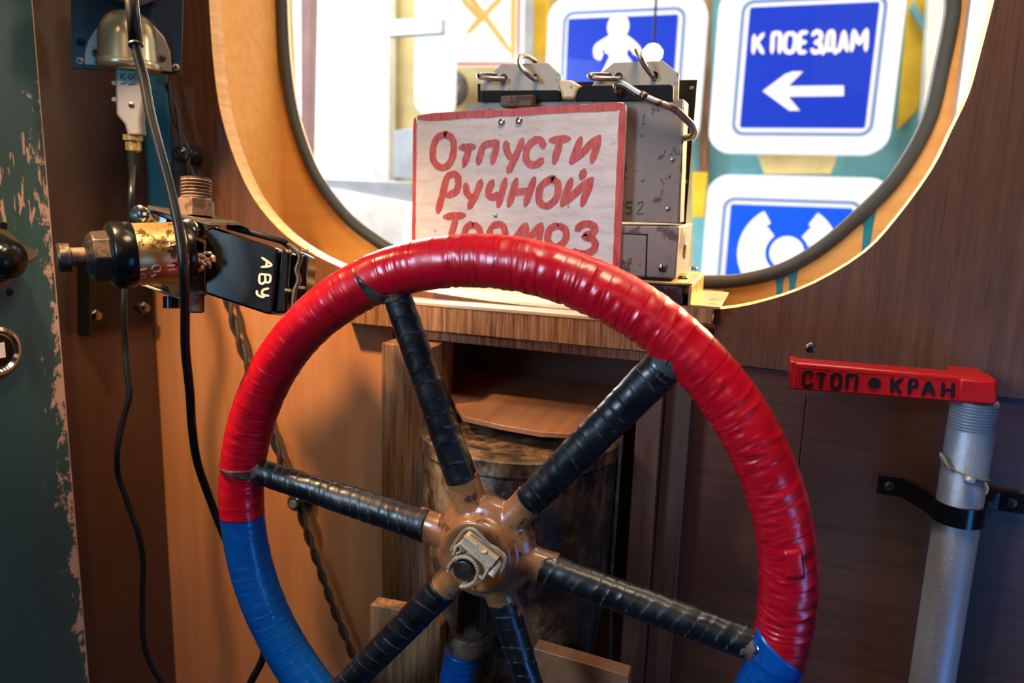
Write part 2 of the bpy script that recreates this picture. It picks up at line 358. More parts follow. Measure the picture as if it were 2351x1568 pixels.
def glass():
    s = NT('window_glass'); t = s.add('ShaderNodeBsdfTransparent'); g = s.add('ShaderNodeBsdfGlossy'); g.inputs['Roughness'].default_value = .02
    f = s.add('ShaderNodeFresnel'); f.inputs[0].default_value = 1.12; mx = s.add('ShaderNodeMixShader'); s.l(f.outputs[0], mx.inputs[0]); s.l(t.outputs[0], mx.inputs[1]); s.l(g.outputs[0], mx.inputs[2])
    s.l(mx.outputs[0], s.n['Material Output'].inputs['Surface']); return s.m
M['glass'] = glass()
M['lit_white'] = emis('lit_opal_acrylic', (1, .97, .92), 1.15)
M['lit_frame'] = emis('lit_white_frame', (.93, .94, .95), .95)
M['lit_blue'] = emis('lit_blue_film', (.0, .040, .56), .95)
M['lit_blue2'] = emis('lit_bright_blue_film', (.0, .10, .85), 1.0)
M['lit_border'] = emis('lit_pale_blue_line', (.20, .30, .58), .9)
M['lit_cream'] = emis('lit_cream_film', (1, .90, .80), 1.0)
M['daylight'] = emis('daylight_pane', (1, 1, .98), 2.2)
M['lamp_white'] = emis('lamp_diffuser', (.85, .93, 1), 1.15)
M['cream_wall'] = paint('cream_hall_wall', (.62, .50, .22), .6, bump=0)
M['yellow'] = paint('yellow_hall_panel', (.72, .46, .02), .5, bump=0)
M['teal_wall'] = paint('teal_hall_panel', (.14, .42, .48), .5, bump=0)
M['maroon'] = paint('mauve_post', (.30, .17, .17), .5, bump=0)
M['white_sill'] = paint('white_hall_plaster', (.88, .90, .88), .6, bump=0)
M['grey_metal'] = paint('light_grey_metal', (.45, .50, .56), .35, .3, bump=0)
M['floor'] = paint('dark_lino_floor', (.04, .035, .03), .5)

# ------------------------------------------------------------------ the cab walls (front wall plane Y=.82)
YW = .82
def xz(px, py, Y): p = at(px, py, Y); return (p.x, p.z)
def curve2(L, Y, n=6):
    P = smoothpts([Vector((*xz(px, py, Y), 0)) for px, py in L], n); return [(p.x, p.y) for p in P]
def close_top(L, top):     # bottom outline from top-left down and round to top-right, closed by an arch
    (xa, za), (xb, zb) = L[0], L[-1]; cx = (xa+xb)/2; hw = (xb-xa)/2; z0 = max(za, zb)
    A = [(xb, z0)]+[(cx+hw*math.copysign(abs(math.cos(t))**.6, math.cos(t)), z0+.05+top*abs(math.sin(t))**.75) for t in [i*PI/24 for i in range(1, 24)]]+[(xa, z0)]
    return L+A
wf = thing('wall_front', (-.3, YW, 0), kind='structure')
front_open = curve2([(480, 0), (488, 120), (503, 240), (532, 345), (578, 448), (640, 525), (705, 574), (775, 610), (870, 645), (1000, 672), (1200, 700), (1420, 716), (1640, 711), (1760, 690), (1870, 650), (1985, 580), (2060, 500), (2140, 390), (2185, 300), (2225, 215), (2252, 120), (2283, 0)], YW)
hole = close_top(front_open, .22)
SX0, SX1 = at(905, 745, YW).x, at(1640, 760, YW).x
zs = at(1640, 745, YW).z
zseamL = at(1640, 832, YW).z; zseamR = at(2345, 906, YW).z
xR = 1.25; xL = -.80
outer = [(xL, 2.6), (xL, 0), (SX0, 0), (SX0, zs), (SX1, zs), (SX1, zseamL), (xR, zseamR-.028), (xR, 2.6)]
fin('plywood_sheet', plate(outer, [hole], YW, .022), M['ply_front'], wf, bevel=.0006, label='brown sheet with the window opening')
# overlay on the lower left of that sheet, warm lamp glow put into its orange
xv = at(1842, 1000, YW).x
fin('seam_light_block', box((.02, YW+.022, 0), (1.25, YW+.034, 1.3)), M['black'], wf)  # added, unseen black board that stops light in the sheet seams
sl = (zseamR-zseamL)/(at(2345, 906, YW).x-SX1)
zx = lambda x: zseamL+sl*(x-SX1)
x15 = at(1560, 1000, YW).x
fin('plywood_sheet', plate([(x15, 0), (xv-.0005, 0), (xv-.0005, zx(xv)-.0016), (x15, zx(x15)-.0016)], [], YW+.003, .018), M['ply_right'], wf, bevel=.0006)
fin('plywood_sheet', plate([(xv+.0005, 0), (xR, 0), (xR, zx(xR)-.0016), (xv+.0005, zx(xv)-.0016)], [], YW+.003, .018), M['ply_right'], wf, bevel=.0006)
low = [(xL, 0), (SX0, 0), (SX0, at(905, 746, YW).z), (at(640, 715, YW).x, at(640, 715, YW).z), (at(560, 640, YW).x, at(560, 640, YW).z), (at(420, 640, YW).x, at(420, 640, YW).z+.01), (at(362, 560, YW).x, at(362, 560, YW).z), (xL, at(362, 560, YW).z)]
fin('glow_overlay', plate(low, [], YW-.0035, .0033), M['ply_low'], wf, bevel=.0005, label='lower wall overlay with the warm lamp glow in its orange colour')
fin('edge_ring', tube([Vector((x, YW+.011, z)) for x, z in hole[::2]], .0112, 4, True, ref=(0, 1, 0), flat=.12), M['ply_edge'], wf)
# screw in the brown sheet
screw(at(1861, 798, YW), (0, -1, 0), .0052, M['steel'], M['black'], wf, fl=.4)
# side wall on the left, floor
wl = thing('wall_left', (-.80, -.2, 0), kind='structure')
fin('plywood_sheet', box((-.815, -1.1, 0), (-.795, YW+.02, 2.6)), M['ply_left'], wl, bevel=.0006)
fin('floor', box((-4.0, -1.4, -.05), (2.4, 2.6, 0)), M['floor'], kind='structure')
# rear window board with gasket and glass
YB = .99
g_mid = [(647, -10), (654, 130), (673, 260), (707, 365), (742, 430), (795, 497), (855, 545), (915, 578), (1050, 615), (1250, 640), (1450, 650), (1600, 647), (1700, 643), (1795, 619), (1880, 572), (1955, 510), (2035, 434), (2092, 354), (2135, 265), (2162, 150), (2184, 40), (2186, -10)]
win = thing('window_1', (-.3, YB, 1.38), kind='structure')
gl = close_top(curve2(g_mid, YB), .16)
fin('window_board', plate([(-.712, 2.3), (-.712, 1.30), (.172, 1.30), (.172, 2.3)], [gl], YB, .018), M['ply_light'], win)
fin('window_board_lower', box((-.712, YB, at(1700, 705, YB).z-.15), (.172, YB+.018, 1.2995)), M['ply_light'], win) if False else None
fin('gasket', tube([Vector((x, YB-.001, z)) for x, z in gl], .0085, 14, True, ref=(0, 1, 0)), M['gasket'], win, smooth=True)
fin('glass_pane', plate(gl, [], YB+.004, .004), M['glass'], win)
fin('side_board', box((-.725, YW+.022, 1.10), (-.708, YB+.018, 2.3)), M['ply_light'], win, bevel=.0005, label='orange side board left of the window')
fin('side_board', box((.171, YW+.022, 1.10), (.188, YB+.018, 2.3)), M['white_board'], win, bevel=.0005, label='white painted side board right of the window')
dr = bmesh.new()
def pd(L): prism([at(x, y, YB-.0012) for x, y in L], (0, .0012, 0), dr)
pd([(1975, 500), (2030, 440), (2012, 480), (2004, 520), (1998, 562), (1992, 610), (1975, 612), (1980, 560), (1983, 520)])
fin('paint_drip', dr, M['teal_drip'], win); dr = bmesh.new()
pd([(1778, 628), (1840, 600), (1830, 630), (1824, 670), (1818, 700), (1808, 700), (1812, 660), (1812, 640), (1804, 634), (1798, 645), (1796, 700), (1780, 700), (1783, 660)])
fin('paint_drip', dr, M['teal_drip'], win)

# ------------------------------------------------------------------ shelf, studs, alcove
YS = .785
zt = at(1300, 722, YS).z; zb = at(1300, 790, YS).z
sh = thing('window_shelf', (-.3, .88, zb), 'thick raw plywood shelf under the window carrying the grey apparatus', 'shelf')
xa, xb = at(770, 700, YS).x, at(1560, 740, YS).x
fin('board', box((xa, YS+.001, zb), (xb, YB-.001, zt-.0035)), M['shelf_edge'], sh, bevel=.0006)
fin('top_sheet', box((xa, YS, zt-.0035), (xb, YB-.002, zt)), M['shelf_top'], sh, bevel=.0004)
zr = at(1600, 707, .800).z
fin('support_block', box((at(1440, 700, .80).x, .800, zt), (at(1637, 720, .80).x, YB-.003, zr)), M['shelf_edge'], sh, bevel=.0006)
z3 = at(1300, 812, YS+.012).z
fin('under_batten', box((at(960, 770, .797).x, .797, z3), (at(1500, 820, .797).x, .83, zb)), M['shelf_edge'], sh, bevel=.0006)
ys = .765
st = thing('wooden_stud', (at(965, 900, ys).x, ys+.03, 0), 'rough sawn upright stud left of the iron drum', 'stud')
fin('stud_body', box((at(876, 900, ys).x, ys, 0), (-.356, .83, at(930, 793, ys).z)), M['stud'], st, bevel=.001)
st2 = thing('wooden_stud', (at(1500, 1000, ys).x, ys+.03, 0), 'dark upright stud right of the iron drum behind the red wheel', 'stud')
fin('stud_body', box((at(1455, 1000, ys).x, ys+.01, 0), (at(1512, 1000, ys).x, .84, at(1500, 850, ys).z)), M['stud_dark'], st2, bevel=.001)
fin('stud_side', box((at(1512, 1000, ys).x+.0008, ys+.03, 0), (x15+.012, .84, at(1500, 850, ys).z)), M['stud_dark'], st2, bevel=.001)
alc = thing('wall_alcove', (-.25, 1.0, 0), kind='structure')
fin('back_board', box((-.5, .965, 0), (.02, .98, zb)), M['alcove'], alc)
fin('alcove_side', box((at(1020, 840, .90).x-.02, .845, .9), (at(1020, 840, .90).x, .965, zb)), M['sheet'], alc)
fin('alcove_side', box((-.06, .845, .5), (-.045, .965, zb)), M['alcove'], alc)
# drum
DX, DY, DR = -.246, .763, .108
dz = at(958, 950, DY).z
dm = thing('iron_drum', (DX, DY, 0.6), 'scorched dark iron gearbox drum behind the wheel hub', 'drum')
pr = [(-.75, DR*.55), (-.295, DR*.60), (-.27, DR*.78), (-.235, DR*.90), (-.18, DR*.955), (-.02, DR*.985), (-.016, DR*1.02), (-.002, DR*1.02), (0, DR*1.0), (0, DR*.80), (-.01, DR*.78), (-.012, 0)]
fin('drum_shell', lathe((DX, DY, dz), (0, 0, 1), pr, 72), M['drum'], dm, smooth=2)
fin('drum_seam', tube([at(1428, 1000, .735), at(1405, 1300, .73), at(1400, 1568, .73)], .002, 8), M['dark_steel'], dm)
# plywood sheet lying over the drum
zsht = dz+.004
P = [atZ(x, y, zsht) for x, y in ((1015, 885), (1062, 968), (1150, 988), (1240, 1004), (1325, 1009), (1372, 990), (1400, 955), (1440, 925), (1470, 905))]
P += [Vector((P[-1].x, .955, zsht)), Vector((P[0].x, .955, zsht))]
sp = fin('plywood_offcut', prism(P, (0, 0, .006)), M['sheet'], None, bevel=.0008, label='loose reddish plywood offcut lying on top of the iron drum', cat='offcut')
# low planks
lp = thing('lower_plank', at(870, 1480, .655), 'short upright board left of the blue lever below the wheel', 'plank')
fin('plank', prism([at(x, y, .655) for x, y in ((850, 1388), (930, 1403), (985, 1415), (1010, 1440), (1010, 1760), (850, 1740))], (0, .018, 0)), M['stud'], lp, bevel=.001)
lp2 = thing('lower_plank', at(1300, 1540, .70), 'tilted plank end low right of the blue lever', 'plank')
fin('plank', prism([at(x, y, .66) for x, y in ((1225, 1488), (1442, 1552), (1446, 1800), (1200, 1800))], (0, .018, 0)), M['sheet'], lp2, bevel=.001)

# ------------------------------------------------------------------ the hand brake wheel
WC = Vector((-.2160, .5736, CH-.3039)); WR, WT = .250, .0209
wh = thing('brake_wheel', WC, 'big six-spoked hand brake wheel wrapped in red and blue tape', 'wheel')
def tpt(u, v, r=WT, R=WR):
    return WC+Vector(((R+r*math.cos(v))*math.cos(u), -r*math.sin(v), (R+r*math.cos(v))*math.sin(u)))
def wrap(name, u0, u1, mat, sgn=1, seed=0, NU=1300, NV=44, amp=1.0, skew=1.0, wraps=118, label=None, r0=WT):
    bm = bmesh.new(); ls = bm.verts.layers.float.new('seam'); R = []
    for i in range(NU+1):
        u = u0+(u1-u0)*i/NU; ring = []; cr = (.30+.9*(.5+.5*math.cos(u-.5))**1.5+.5*noise.noise(Vector((u*3, seed, 1))))*amp
        for j in range(NV):
            v = 2*PI*j/NV; vv = v-2*PI if v > PI*1.5 else v
            ph = wraps*u/(2*PI)+sgn*skew*(v/(2*PI)) + sgn*.35*math.sin(v)*noise.noise(Vector((u*7, seed, 3)))+.4*noise.noise(Vector((u*9, 2, seed)))
            k = math.floor(ph); s = ph-k
            n1 = noise.noise(Vector((ph*1.2, math.cos(v)*.9, math.sin(v)*.9+seed)))
            n2 = noise.noise(Vector((ph*2.6+7, math.cos(v)*1.4, math.sin(v)*1.4+seed)))
            big = noise.noise(Vector((u*4, math.cos(v)*.5+seed, math.sin(v)*.5)))
            rr = r0+(.00034*(1-s)**1.5*(.6+.5*noise.noise(Vector((k*.7, 1, 1))))+cr*(.00055*(1-abs(n1)*2.2)+.0005*(1-abs(n2)*2)*max(0, .7-math.cos(v)))+.0010*big)
            vt = bm.verts.new(tpt(u, v, rr)); vt[ls] = 1.0 if (s < .045) else 0.0
            ring.append(vt)
        R.append(ring)
    for A, B in zip(R, R[1:]):
        for j in range(NV): bm.faces.new((A[j], A[(j+1) % NV], B[(j+1) % NV], B[j]))
    bm.faces.new(R[0][::-1]); bm.faces.new(R[-1])
    return fin(name, bm, mat, wh, smooth=True, label=label)
rad = math.radians
core = fin('rim', tube([tpt(2*PI*i/160, 0, 0) for i in range(160)], WT-.004, 16, True), M['dark_steel'], wh, smooth=True)
SP = [rad(111+60*k) for k in range(6)]
wrap('red_wrapping', rad(-10.5), rad(182.5), M['red_tape'], 1, 1, 1900, label='glossy red tape wrapping')
wrap('blue_wrapping', rad(182.4), rad(349.6), M['blue_tape'], -1, 5, 1300, r0=WT-.0003, label='blue tape wrapping')
def tpatch(name, uv, mat, off=.0012, n=7, parent=wh, amp=.0006):    # quad patch on the rim: uv corners (deg)
    bm = bmesh.new(); G = []
    for i in range(n+1):
        a = i/n; row = []
        for j in range(n+1):
            b = j/n
            u = (uv[0][0]*(1-a)+uv[1][0]*a)*(1-b)+(uv[3][0]*(1-a)+uv[2][0]*a)*b
            v = (uv[0][1]*(1-a)+uv[1][1]*a)*(1-b)+(uv[3][1]*(1-a)+uv[2][1]*a)*b
            row.append(bm.verts.new(tpt(rad(u), rad(v), WT+off+amp*noise.noise(Vector((u*.5, v*.05, 0))))))
        G.append(row)
    for i in range(n):
        for j in range(n): bm.faces.new((G[i][j], G[i+1][j], G[i+1][j+1], G[i][j+1]))
    bmesh.ops.remove_doubles(bm, verts=bm.verts, dist=1e-6)
    o = fin(name, bm, mat, parent, smooth=True)
    s = o.modifiers.new('t', 'SOLIDIFY'); s.thickness = .0005; return o
tpatch('bare_gap', [(115.5, 62), (111, 150), (108, 180), (114.5, 175)], M['sludge'], .0014)
tpatch('bare_gap', [(171, 55), (169.2, 175), (171.5, 180), (172.6, 172)], M['rust'], .0012)
tpatch('grey_tape_patch', [(51.5, 120), (48.6, 178), (51, 205), (54, 175)], M['grey_tape'], .0016)
tpatch('tape_flap', [(8, 62), (8, 96), (13, 96), (13, 62)], M['red_tape'], .0016, label if False else 6)
tpatch('blue_overlap', [(-10.4, 40), (-9, 40), (-3.5, 150), (-10.4, 178)], M['blue_tape'], .0017)
tpatch('foil_gap', [(-9.6, 118), (-7, 135), (-5.6, 185), (-10.8, 190)], M['chrome'], .0021)
# spokes
HC = WC+Vector((0, .006, 0))
def spoke(k, ra, rb, seed, mat=M['black_tape'], e0=.062, e1=.2305, amp=1.0, wr=13):
    u = SP[k]; d = Vector((math.cos(u), 0, math.sin(u))); t = Vector((-math.sin(u), 0, math.cos(u)))
    A = HC+d*e0; B = WC+d*e1; bm = bmesh.new(); ls = bm.verts.layers.float.new('seam'); R = []; NU, NV = 260, 32
    for i in range(NU+1):
        a = i/NU; c = A.lerp(B, a); row = []; rr0 = ra+(rb-ra)*a
        for j in range(NV):
            v = 2*PI*j/NV; ph = wr*a+.5*math.cos(v+seed)*1.0+.5*noise.noise(Vector((a*6, seed, 0))); kk = math.floor(ph); s = ph-kk
            rr = rr0*(1+.02*noise.noise(Vector((a*5, math.cos(v), seed)))) + amp*(.00035*(1-s)**2+.0005*noise.noise(Vector((ph*1.6, math.cos(v), math.sin(v)+seed))))
            vt = bm.verts.new(c+t*math.cos(v)*rr-Vector((0, 1, 0))*math.sin(v)*rr*.95); vt[ls] = 1.0 if s < .035 else 0
            row.append(vt)
        R.append(row)
    for P_, Q in zip(R, R[1:]):
        for j in range(NV): bm.faces.new((P_[j], P_[(j+1) % NV], Q[(j+1) % NV], Q[j]))
    bm.faces.new(R[0][::-1]); bm.faces.new(R[-1])
    s_ = fin('spoke', tube([HC+d*.03, WC+d*.24], .0085, 12), M['rust'], wh, smooth=True)
    fin('black_wrapping', bm, mat, s_, smooth=True)
    # bare flared root at the rim
    L = [WC+d*(.222+.018*i/6) for i in range(7)]
    fin('spoke_root', tube(L, lambda q: rb*.93+.0045*q*q, 20), M['grey_tape'] if k == 5 else M['rust'], s_, smooth=True)
spoke(0, .0142, .0120, 1.3, wr=12, e0=.0625)      # upper left
spoke(5, .0135, .0155, 2.1, wr=15, e0=.0625)      # upper right
spoke(4, .0135, .0128, 3.7, wr=15, e0=.054)      # lower right
spoke(3, .0130, .0120, 4.4, e0=.051)
spoke(2, .0145, .0130, 5.2, e0=.061)
spoke(1, .0148, .0118, 6.1, wr=17, e0=.0565)      # left
# hub casting
hb = bmesh.new()
lathe(HC+Vector((0, .014, 0)), (0, -1, 0), [(0, .040), (.004, .045), (.012, .0475), (.020, .0455), (.0245, .041), (.027, .0365), (.0285, .0345), (.034, .0325), (.0362, .0305), (.0362, .027), (.0348, .022), (.034, .018), (.034, 0)], 48, hb)
AW = [.0150, .0148, .0140, .0140, .0150, .0140]
for k in range(6):
    u = SP[k]; d = Vector((math.cos(u), 0, math.sin(u)))
    tube([HC+d*(.020+.046*i/8)+Vector((0, -.001+.003*(i/8), 0)) for i in range(9)], lambda q, k=k: AW[k]*(1.42-1.1*q+.72*q*q), 24, False, hb, ref=(-d.z, 0, d.x), flat=.86)
lathe(HC+Vector((0, .06, 0)), (0, -1, 0), [(0, .022), (.05, .022), (.052, 0)], 32, hb)
ho = fin('hub', hb, M['hub'], wh, smooth=True, label='tan enamelled hub with chipped paint')
rm = ho.modifiers.new('r', 'REMESH'); rm.mode = 'VOXEL'; rm.voxel_size = .0011; rm.use_smooth_shade = True
smm = ho.modifiers.new('s', 'SMOOTH'); smm.factor = .5; smm.iterations = 9
fin('shaft', lathe(HC+Vector((0, .02, 0)), (0, -1, 0), [(0, .0092), (.0670, .0092), (.0680, .0088), (.0684, .0080), (.0684, .0076), (.0680, .0073), (.0680, 0)], 36), M['dark_steel'], wh, smooth=2)
fin('axle', lathe(HC+Vector((0, .012, 0)), (0, 1, 0), [(0, .020), (.10, .020)], 32), M['dark_steel'], wh, smooth=2)
# plastic pipe clip snapped on the shaft end
YC = HC.y-.041
SC = at(1064, 1304, YC-.004)
cl = thing('pipe_clip', SC, 'cream plastic pipe clip snapped on the end of the wheel shaft', 'clip')
cx = HC.x; cz = HC.z
def q6(x, y, Y=YC-.006): return at(950+x/5.227, 1150+y/5.227, Y)
ctr = Vector((HC.x, 0, HC.z)); off = Vector((HC.x, YC-.006, HC.z))-q6(588, 800)
def q7(x, y, dy=0): p = q6(x, y)+off; p.y += dy; return p
ring = []
for a in range(-128, 152, 7):
    t = rad(a-(-0)); ring.append(Vector((HC.x+.0115*math.cos(rad(a+10)), YC, HC.z+.0115*math.sin(rad(a+10)))))
bd = [(600, 380), (1000, 660), (930, 790), (905, 770), (560, 470), (480, 560), (440, 590)]
def wallstrip(L, wd, y0, y1, mat, name, closed=False):
    bm = bmesh.new()
    for a, b in zip(L, L[1:]+([L[0]] if closed else [])):
        A, B = q7(*a), q7(*b); t = (B-A).normalized(); n = Vector((0, 1, 0)).cross(t)*wd/2
        A = A-t*wd*.3; B = B+t*wd*.3
        Q = [A+n, B+n, B-n, A-n]; hexa(bm, [Vector((q.x, y0, q.z)) for q in Q]+[Vector((q.x, y1, q.z)) for q in Q])
    return fin(name, bm, mat, cl, bevel=.0003)
yf = YC-.008
wallstrip([(588+178*math.cos(rad(a)), 800-178*math.sin(rad(a))) for a in range(-98, 186, 12)], .0021, yf-.001, YC+.004, M['clip'], 'ring')
wallstrip([(470, 590), (510, 500), (560, 470), (900, 750), (820, 890), (780, 850)], .0018, yf, YC+.006, M['clip'], 'clip_frame')
wallstrip([(600, 385), (985, 665)], .0012, yf+.001, YC+.004, M['clip'], 'clip_back')
fin('clip_top', prism([q7(x, y) for x, y in ((605, 385), (990, 665), (925, 765), (555, 470))], (0, .010, 0)), M['clip'], cl, bevel=.0006)
fin('clip_web', prism([q7(x, y, .004) for x, y in ((560, 480), (895, 755), (815, 885), (760, 850), (740, 700), (640, 620), (500, 620), (500, 540))], (0, .003, 0)), M['clip'], cl)
fin('clip_eye', tube([q7(520+42*math.cos(rad(a)), 540+42*math.sin(rad(a))) for a in range(0, 360, 24)], .0011, 6, True), M['clip'], cl, smooth=True)
fin('clip_foot', lathe(q7(915, 860), (.35, .55, .75), [(0, .0032), (.014, .0030)], 16), M['clip'], cl, smooth=2)
fin('strap', tube(smoothpts([q7(x, y, .006) for x, y in ((405, 600), (470, 480), (560, 360), (640, 330), (740, 395), (860, 520), (980, 590), (1055, 690), (1040, 790), (1010, 850))], 6), .0017, 8, ref=(0, 1, 0)), M['strap'], cl, smooth=True)
fin('strap_kink', tube(smoothpts([q7(x, y, -.001) for x, y in ((745, 470), (770, 520), (815, 570), (880, 560))], 5), .0014, 8, ref=(0, 1, 0)), M['clip'], cl, smooth=True)
bm = bmesh.new(); nY = (0, -1, 0)
SPK = [[(690, 590), (665, 580), (655, 600), (675, 625), (660, 640)], [(695, 655), (715, 610)], [(715, 610), (740, 630), (725, 645), (705, 635)], [(735, 685), (755, 640)], [(785, 655), (745, 665), (765, 700)]]
for L in SPK: stroke([q7(x, y, .0035) for x, y in L], .0005, nY, .0005, bm)
fin('moulded_letters', bm, M['clip'], cl)
# locking lever below the hub
lv = thing('lever', at(1060, 1568, .62), 'rusty lever below the hub with a blue taped grip', 'lever')
YL = .630
fin('lever_arm', tube(smoothpts([at(1085, 1330, YL), at(1083, 1400, YL), at(1080, 1480, YL), at(1070, 1560, YL)], 6), .0155, 20, flat=.7), M['sludge'], lv, smooth=True)
fin('collar', lathe(at(1078, 1450, YL), (at(1072, 1510, YL)-at(1078, 1450, YL)), [(0, .018), (.004, .0205), (.016, .0205), (.020, .018)], 28), M['rust'], lv, smooth=2)
gp = smoothpts([at(1064, 1492, YL), at(1055, 1560, YL), at(1046, 1640, YL), at(1035, 1760, YL)], 16)
fin('blue_grip', tube(gp, lambda q: .0185+.0005*math.sin(q*90)+.003*q, 28), M['blue_tape'], lv, smooth=True, label='grip wrapped in blue tape')

# ------------------------------------------------------------------ sign in front of the apparatus
YG = .795
sg = thing('warning_sign', at(1190, 600, YG), 'hand-painted white sign with red Cyrillic brush lettering and red border', 'sign')
SC4 = [(957, 263), (1428, 234), (1439, 243), (1420, 660), (944, 655)]
fin('sign_board', prism([at(x, y, YG) for x, y in SC4], (0, .004, 0)), M['sign'], sg, bevel=.0006)
def k3(x, y, Y=YG-.0001): return at(850+x/2.529, 80+y/2.529, Y)
ST = [
 [(430,578),(474,598),(486,660),(466,740),(420,772),(374,742),(364,672),(384,605),(430,578),(446,582)],
 [(522,655),(606,648)], [(578,655),(542,762)],
 [(652,640),(744,622)], [(656,640),(626,748)], [(740,622),(708,745)],
 [(788,622),(796,680),(822,718)], [(886,606),(852,690),(800,796)],
 [(1006,652),(992,614),(955,612),(915,652),(904,712),(930,752),(972,748),(1000,722)],
 [(1046,612),(1156,602)], [(1106,612),(1066,744)],
 [(1224,598),(1168,744)], [(1168,742),(1330,590)], [(1332,590),(1286,738)],
 [(448,815),(420,920),(392,1030)], [(446,818),(494,810),(512,846),(500,906),(446,936)],
 [(556,866),(562,920),(594,945)], [(644,846),(612,930),(572,1004)],
 [(712,848),(684,912),(704,942),(750,926)], [(786,838),(742,996)],
 [(850,838),(804,994)], [(954,832),(900,988)], [(836,914),(928,906)],
 [(1052,836),(1092,868),(1080,948),(1024,994),(980,958),(992,880),(1052,836),(1066,842)],
 [(1168,838),(1112,990)], [(1112,988),(1286,834)], [(1288,834),(1228,990)], [(1244,785),(1226,834)],
 [(430,1056),(548,1046)], [(500,1056),(452,1230)],
 [(596,1098),(636,1130),(628,1200),(586,1236),(548,1196),(556,1122),(596,1098)],
 [(702,1112),(660,1290)], [(704,1112),(756,1100),(784,1140),(768,1196),(700,1214)],
 [(906,1098),(846,1180),(816,1250)], [(906,1100),(900,1215)], [(900,1212),(994,1098)], [(994,1098),(968,1250)],
 [(1088,1104),(1136,1136),(1130,1196),(1080,1232),(1032,1196),(1042,1130),(1088,1104)],
 [(1196,1132),(1242,1098),(1300,1110),(1292,1150),(1244,1170),(1296,1190),(1302,1240),(1244,1272),(1172,1256)]]
bm = bmesh.new()
for L in ST: stroke([k3(*p) for p in L], .0077, nY, .00035, bm, .22, 5)
fin('red_lettering', bm, M['brush'], sg)
bm = bmesh.new()
def px_line(a, b, wd, n=26):
    P = [Vector(at(a[0]+(b[0]-a[0])*i/n, a[1]+(b[1]-a[1])*i/n, YG-.0001)) for i in range(n+1)]; stroke(P, wd, nY, .0003, bm, .25, 1, False)
px_line((962, 270), (1432, 243), .0078); px_line((1430, 246), (1413, 655), .0076); px_line((953, 272), (948, 650), .0042)
fin('red_border', bm, M['brush'], sg)
for x, y in ((1152, 281), (1192, 278)): 
    rv = fin('rivet', lathe(at(x, y, YG), nY, [(0, .0042), (.001, .0040), (.0022, .0026), (.0024, .0012), (.0014, .0010), (.0014, 0)], 20), M['chrome'], sg, smooth=2)
fin('nail', lathe(at(1138, 494, YG), nY, [(0, .0027), (.0008, .0022), (.001, 0)], 14), M['steel'], sg, smooth=2)
hk = [at(1148, 245, YG+.005), at(1148, 220, YG+.005), at(1222, 217, YG+.005), at(1222, 245, YG+.005)]
fin('hanging_hook', prism(hk, (0, .0135, 0)), M['rust'], sg, bevel=.002, seg=3)

# ------------------------------------------------------------------ the apparatus on the shelf
ap = thing('relay_apparatus', at(1400, 700, .86), 'chipped grey metal apparatus with rings and wire hook standing on the window shelf', 'apparatus')
YA = .815
zjt = max(at(1300, 516, .80).z, at(1560, 520, .80).z)+.0006
def lift(P):
    for p in P: p.z = max(p.z, zjt)
    return P
def quad(L, Y): return [at(x, y, Y) for x, y in L]
fin('case', prism(lift(quad(((1070, 235), (1572, 229), (1561, 512), (1070, 512)), YA)), (0, .035, 0)), M['grey_paint'], ap, bevel=.001)
fin('cover_sheet', prism(lift(quad(((1330, 231), (1569, 228), (1556, 512), (1330, 518)), YA-.0022)), (0, .002, 0)), M['grey_paint'], ap, bevel=.0006)
fin('back_plate', prism(lift(quad(((1096, 192), (1601, 183), (1572, 540), (1096, 540)), YA+.046)), (0, .003, 0)), M['black'], ap, bevel=.0005)
for x, y in ((1589, 203), (1573, 418)): fin('rivet', lathe(at(x, y, YA+.046), nY, [(0, .0026), (.001, .0022), (.0016, 0)], 14), M['steel'], ap, smooth=2)
for x, y in ((1545, 366), (1534, 479)): fin('rivet', lathe(at(x, y, YA-.0022), nY, [(0, .0026), (.001, .0022), (.0016, 0)], 14), M['steel'], ap, smooth=2)
def k2(x, y, Y): return at(1000+x/3.617, 100+y/3.617, Y)
tagL = [(370, 390), (372, 340), (545, 172), (935, 160), (1045, 268), (1035, 400)]
tagR = [(1300, 350), (1350, 265), (1480, 158), (1890, 142), (2020, 250), (2015, 460), (1300, 460)]
for L, hs in ((tagL, [(565, 285), (825, 285)]), (tagR, [(1520, 275), (1815, 265)])):
    t_ = fin('tag_plate', prism([k2(x, y, YA+.018) for x, y in L], (0, .005, 0)), M['cream_plate'], ap, bevel=.0006)
    for x, y in hs: fin('hole', lathe(k2(x, y, YA+.0178), nY, [(-.001, .0045), (.0001, .0042)], 16), M['black'], t_)
def wire(L, name='ring', r=.0027, mat=M['steel']):
    P = smoothpts([k2(x, y, YA+.012+dy) for x, y, dy in L], 6); fin(name, tube(P, r, 12), mat, ap, smooth=True)
wire([(560, 275, .012), (560, 295, -.004), (470, 290, -.012), (380, 280, -.014), (360, 262, -.010), (430, 255, 0), (545, 262, .012)])
wire([(835, 270, .012), (830, 300, -.004), (760, 250, -.014), (700, 180, -.014), (700, 120, -.008), (745, 100, 0), (800, 125, .010), (830, 150, .02)])
wire([(1520, 270, .012), (1520, 295, -.004), (1420, 292, -.012), (1310, 285, -.014), (1280, 265, -.010), (1350, 258, 0), (1510, 262, .012)])
wire([(1810, 300, .012), (1800, 270, -.004), (1740, 190, -.012), (1690, 100, -.014), (1665, 65, -.008), (1680, 60, .01)])
fin('label_bar', prism([k2(x, y, YA-.002) for x, y in ((380, 390), (1010, 385), (1040, 400), (1035, 475), (370, 480))], (0, .005, 0)), M['black'], ap, bevel=.001)
fin('label_bar', prism([k2(x, y, YA-.004) for x, y in ((1215, 350), (1950, 338), (1975, 360), (1970, 480), (1160, 480), (1175, 400))], (0, .005, 0)), M['black'], ap, bevel=.001)
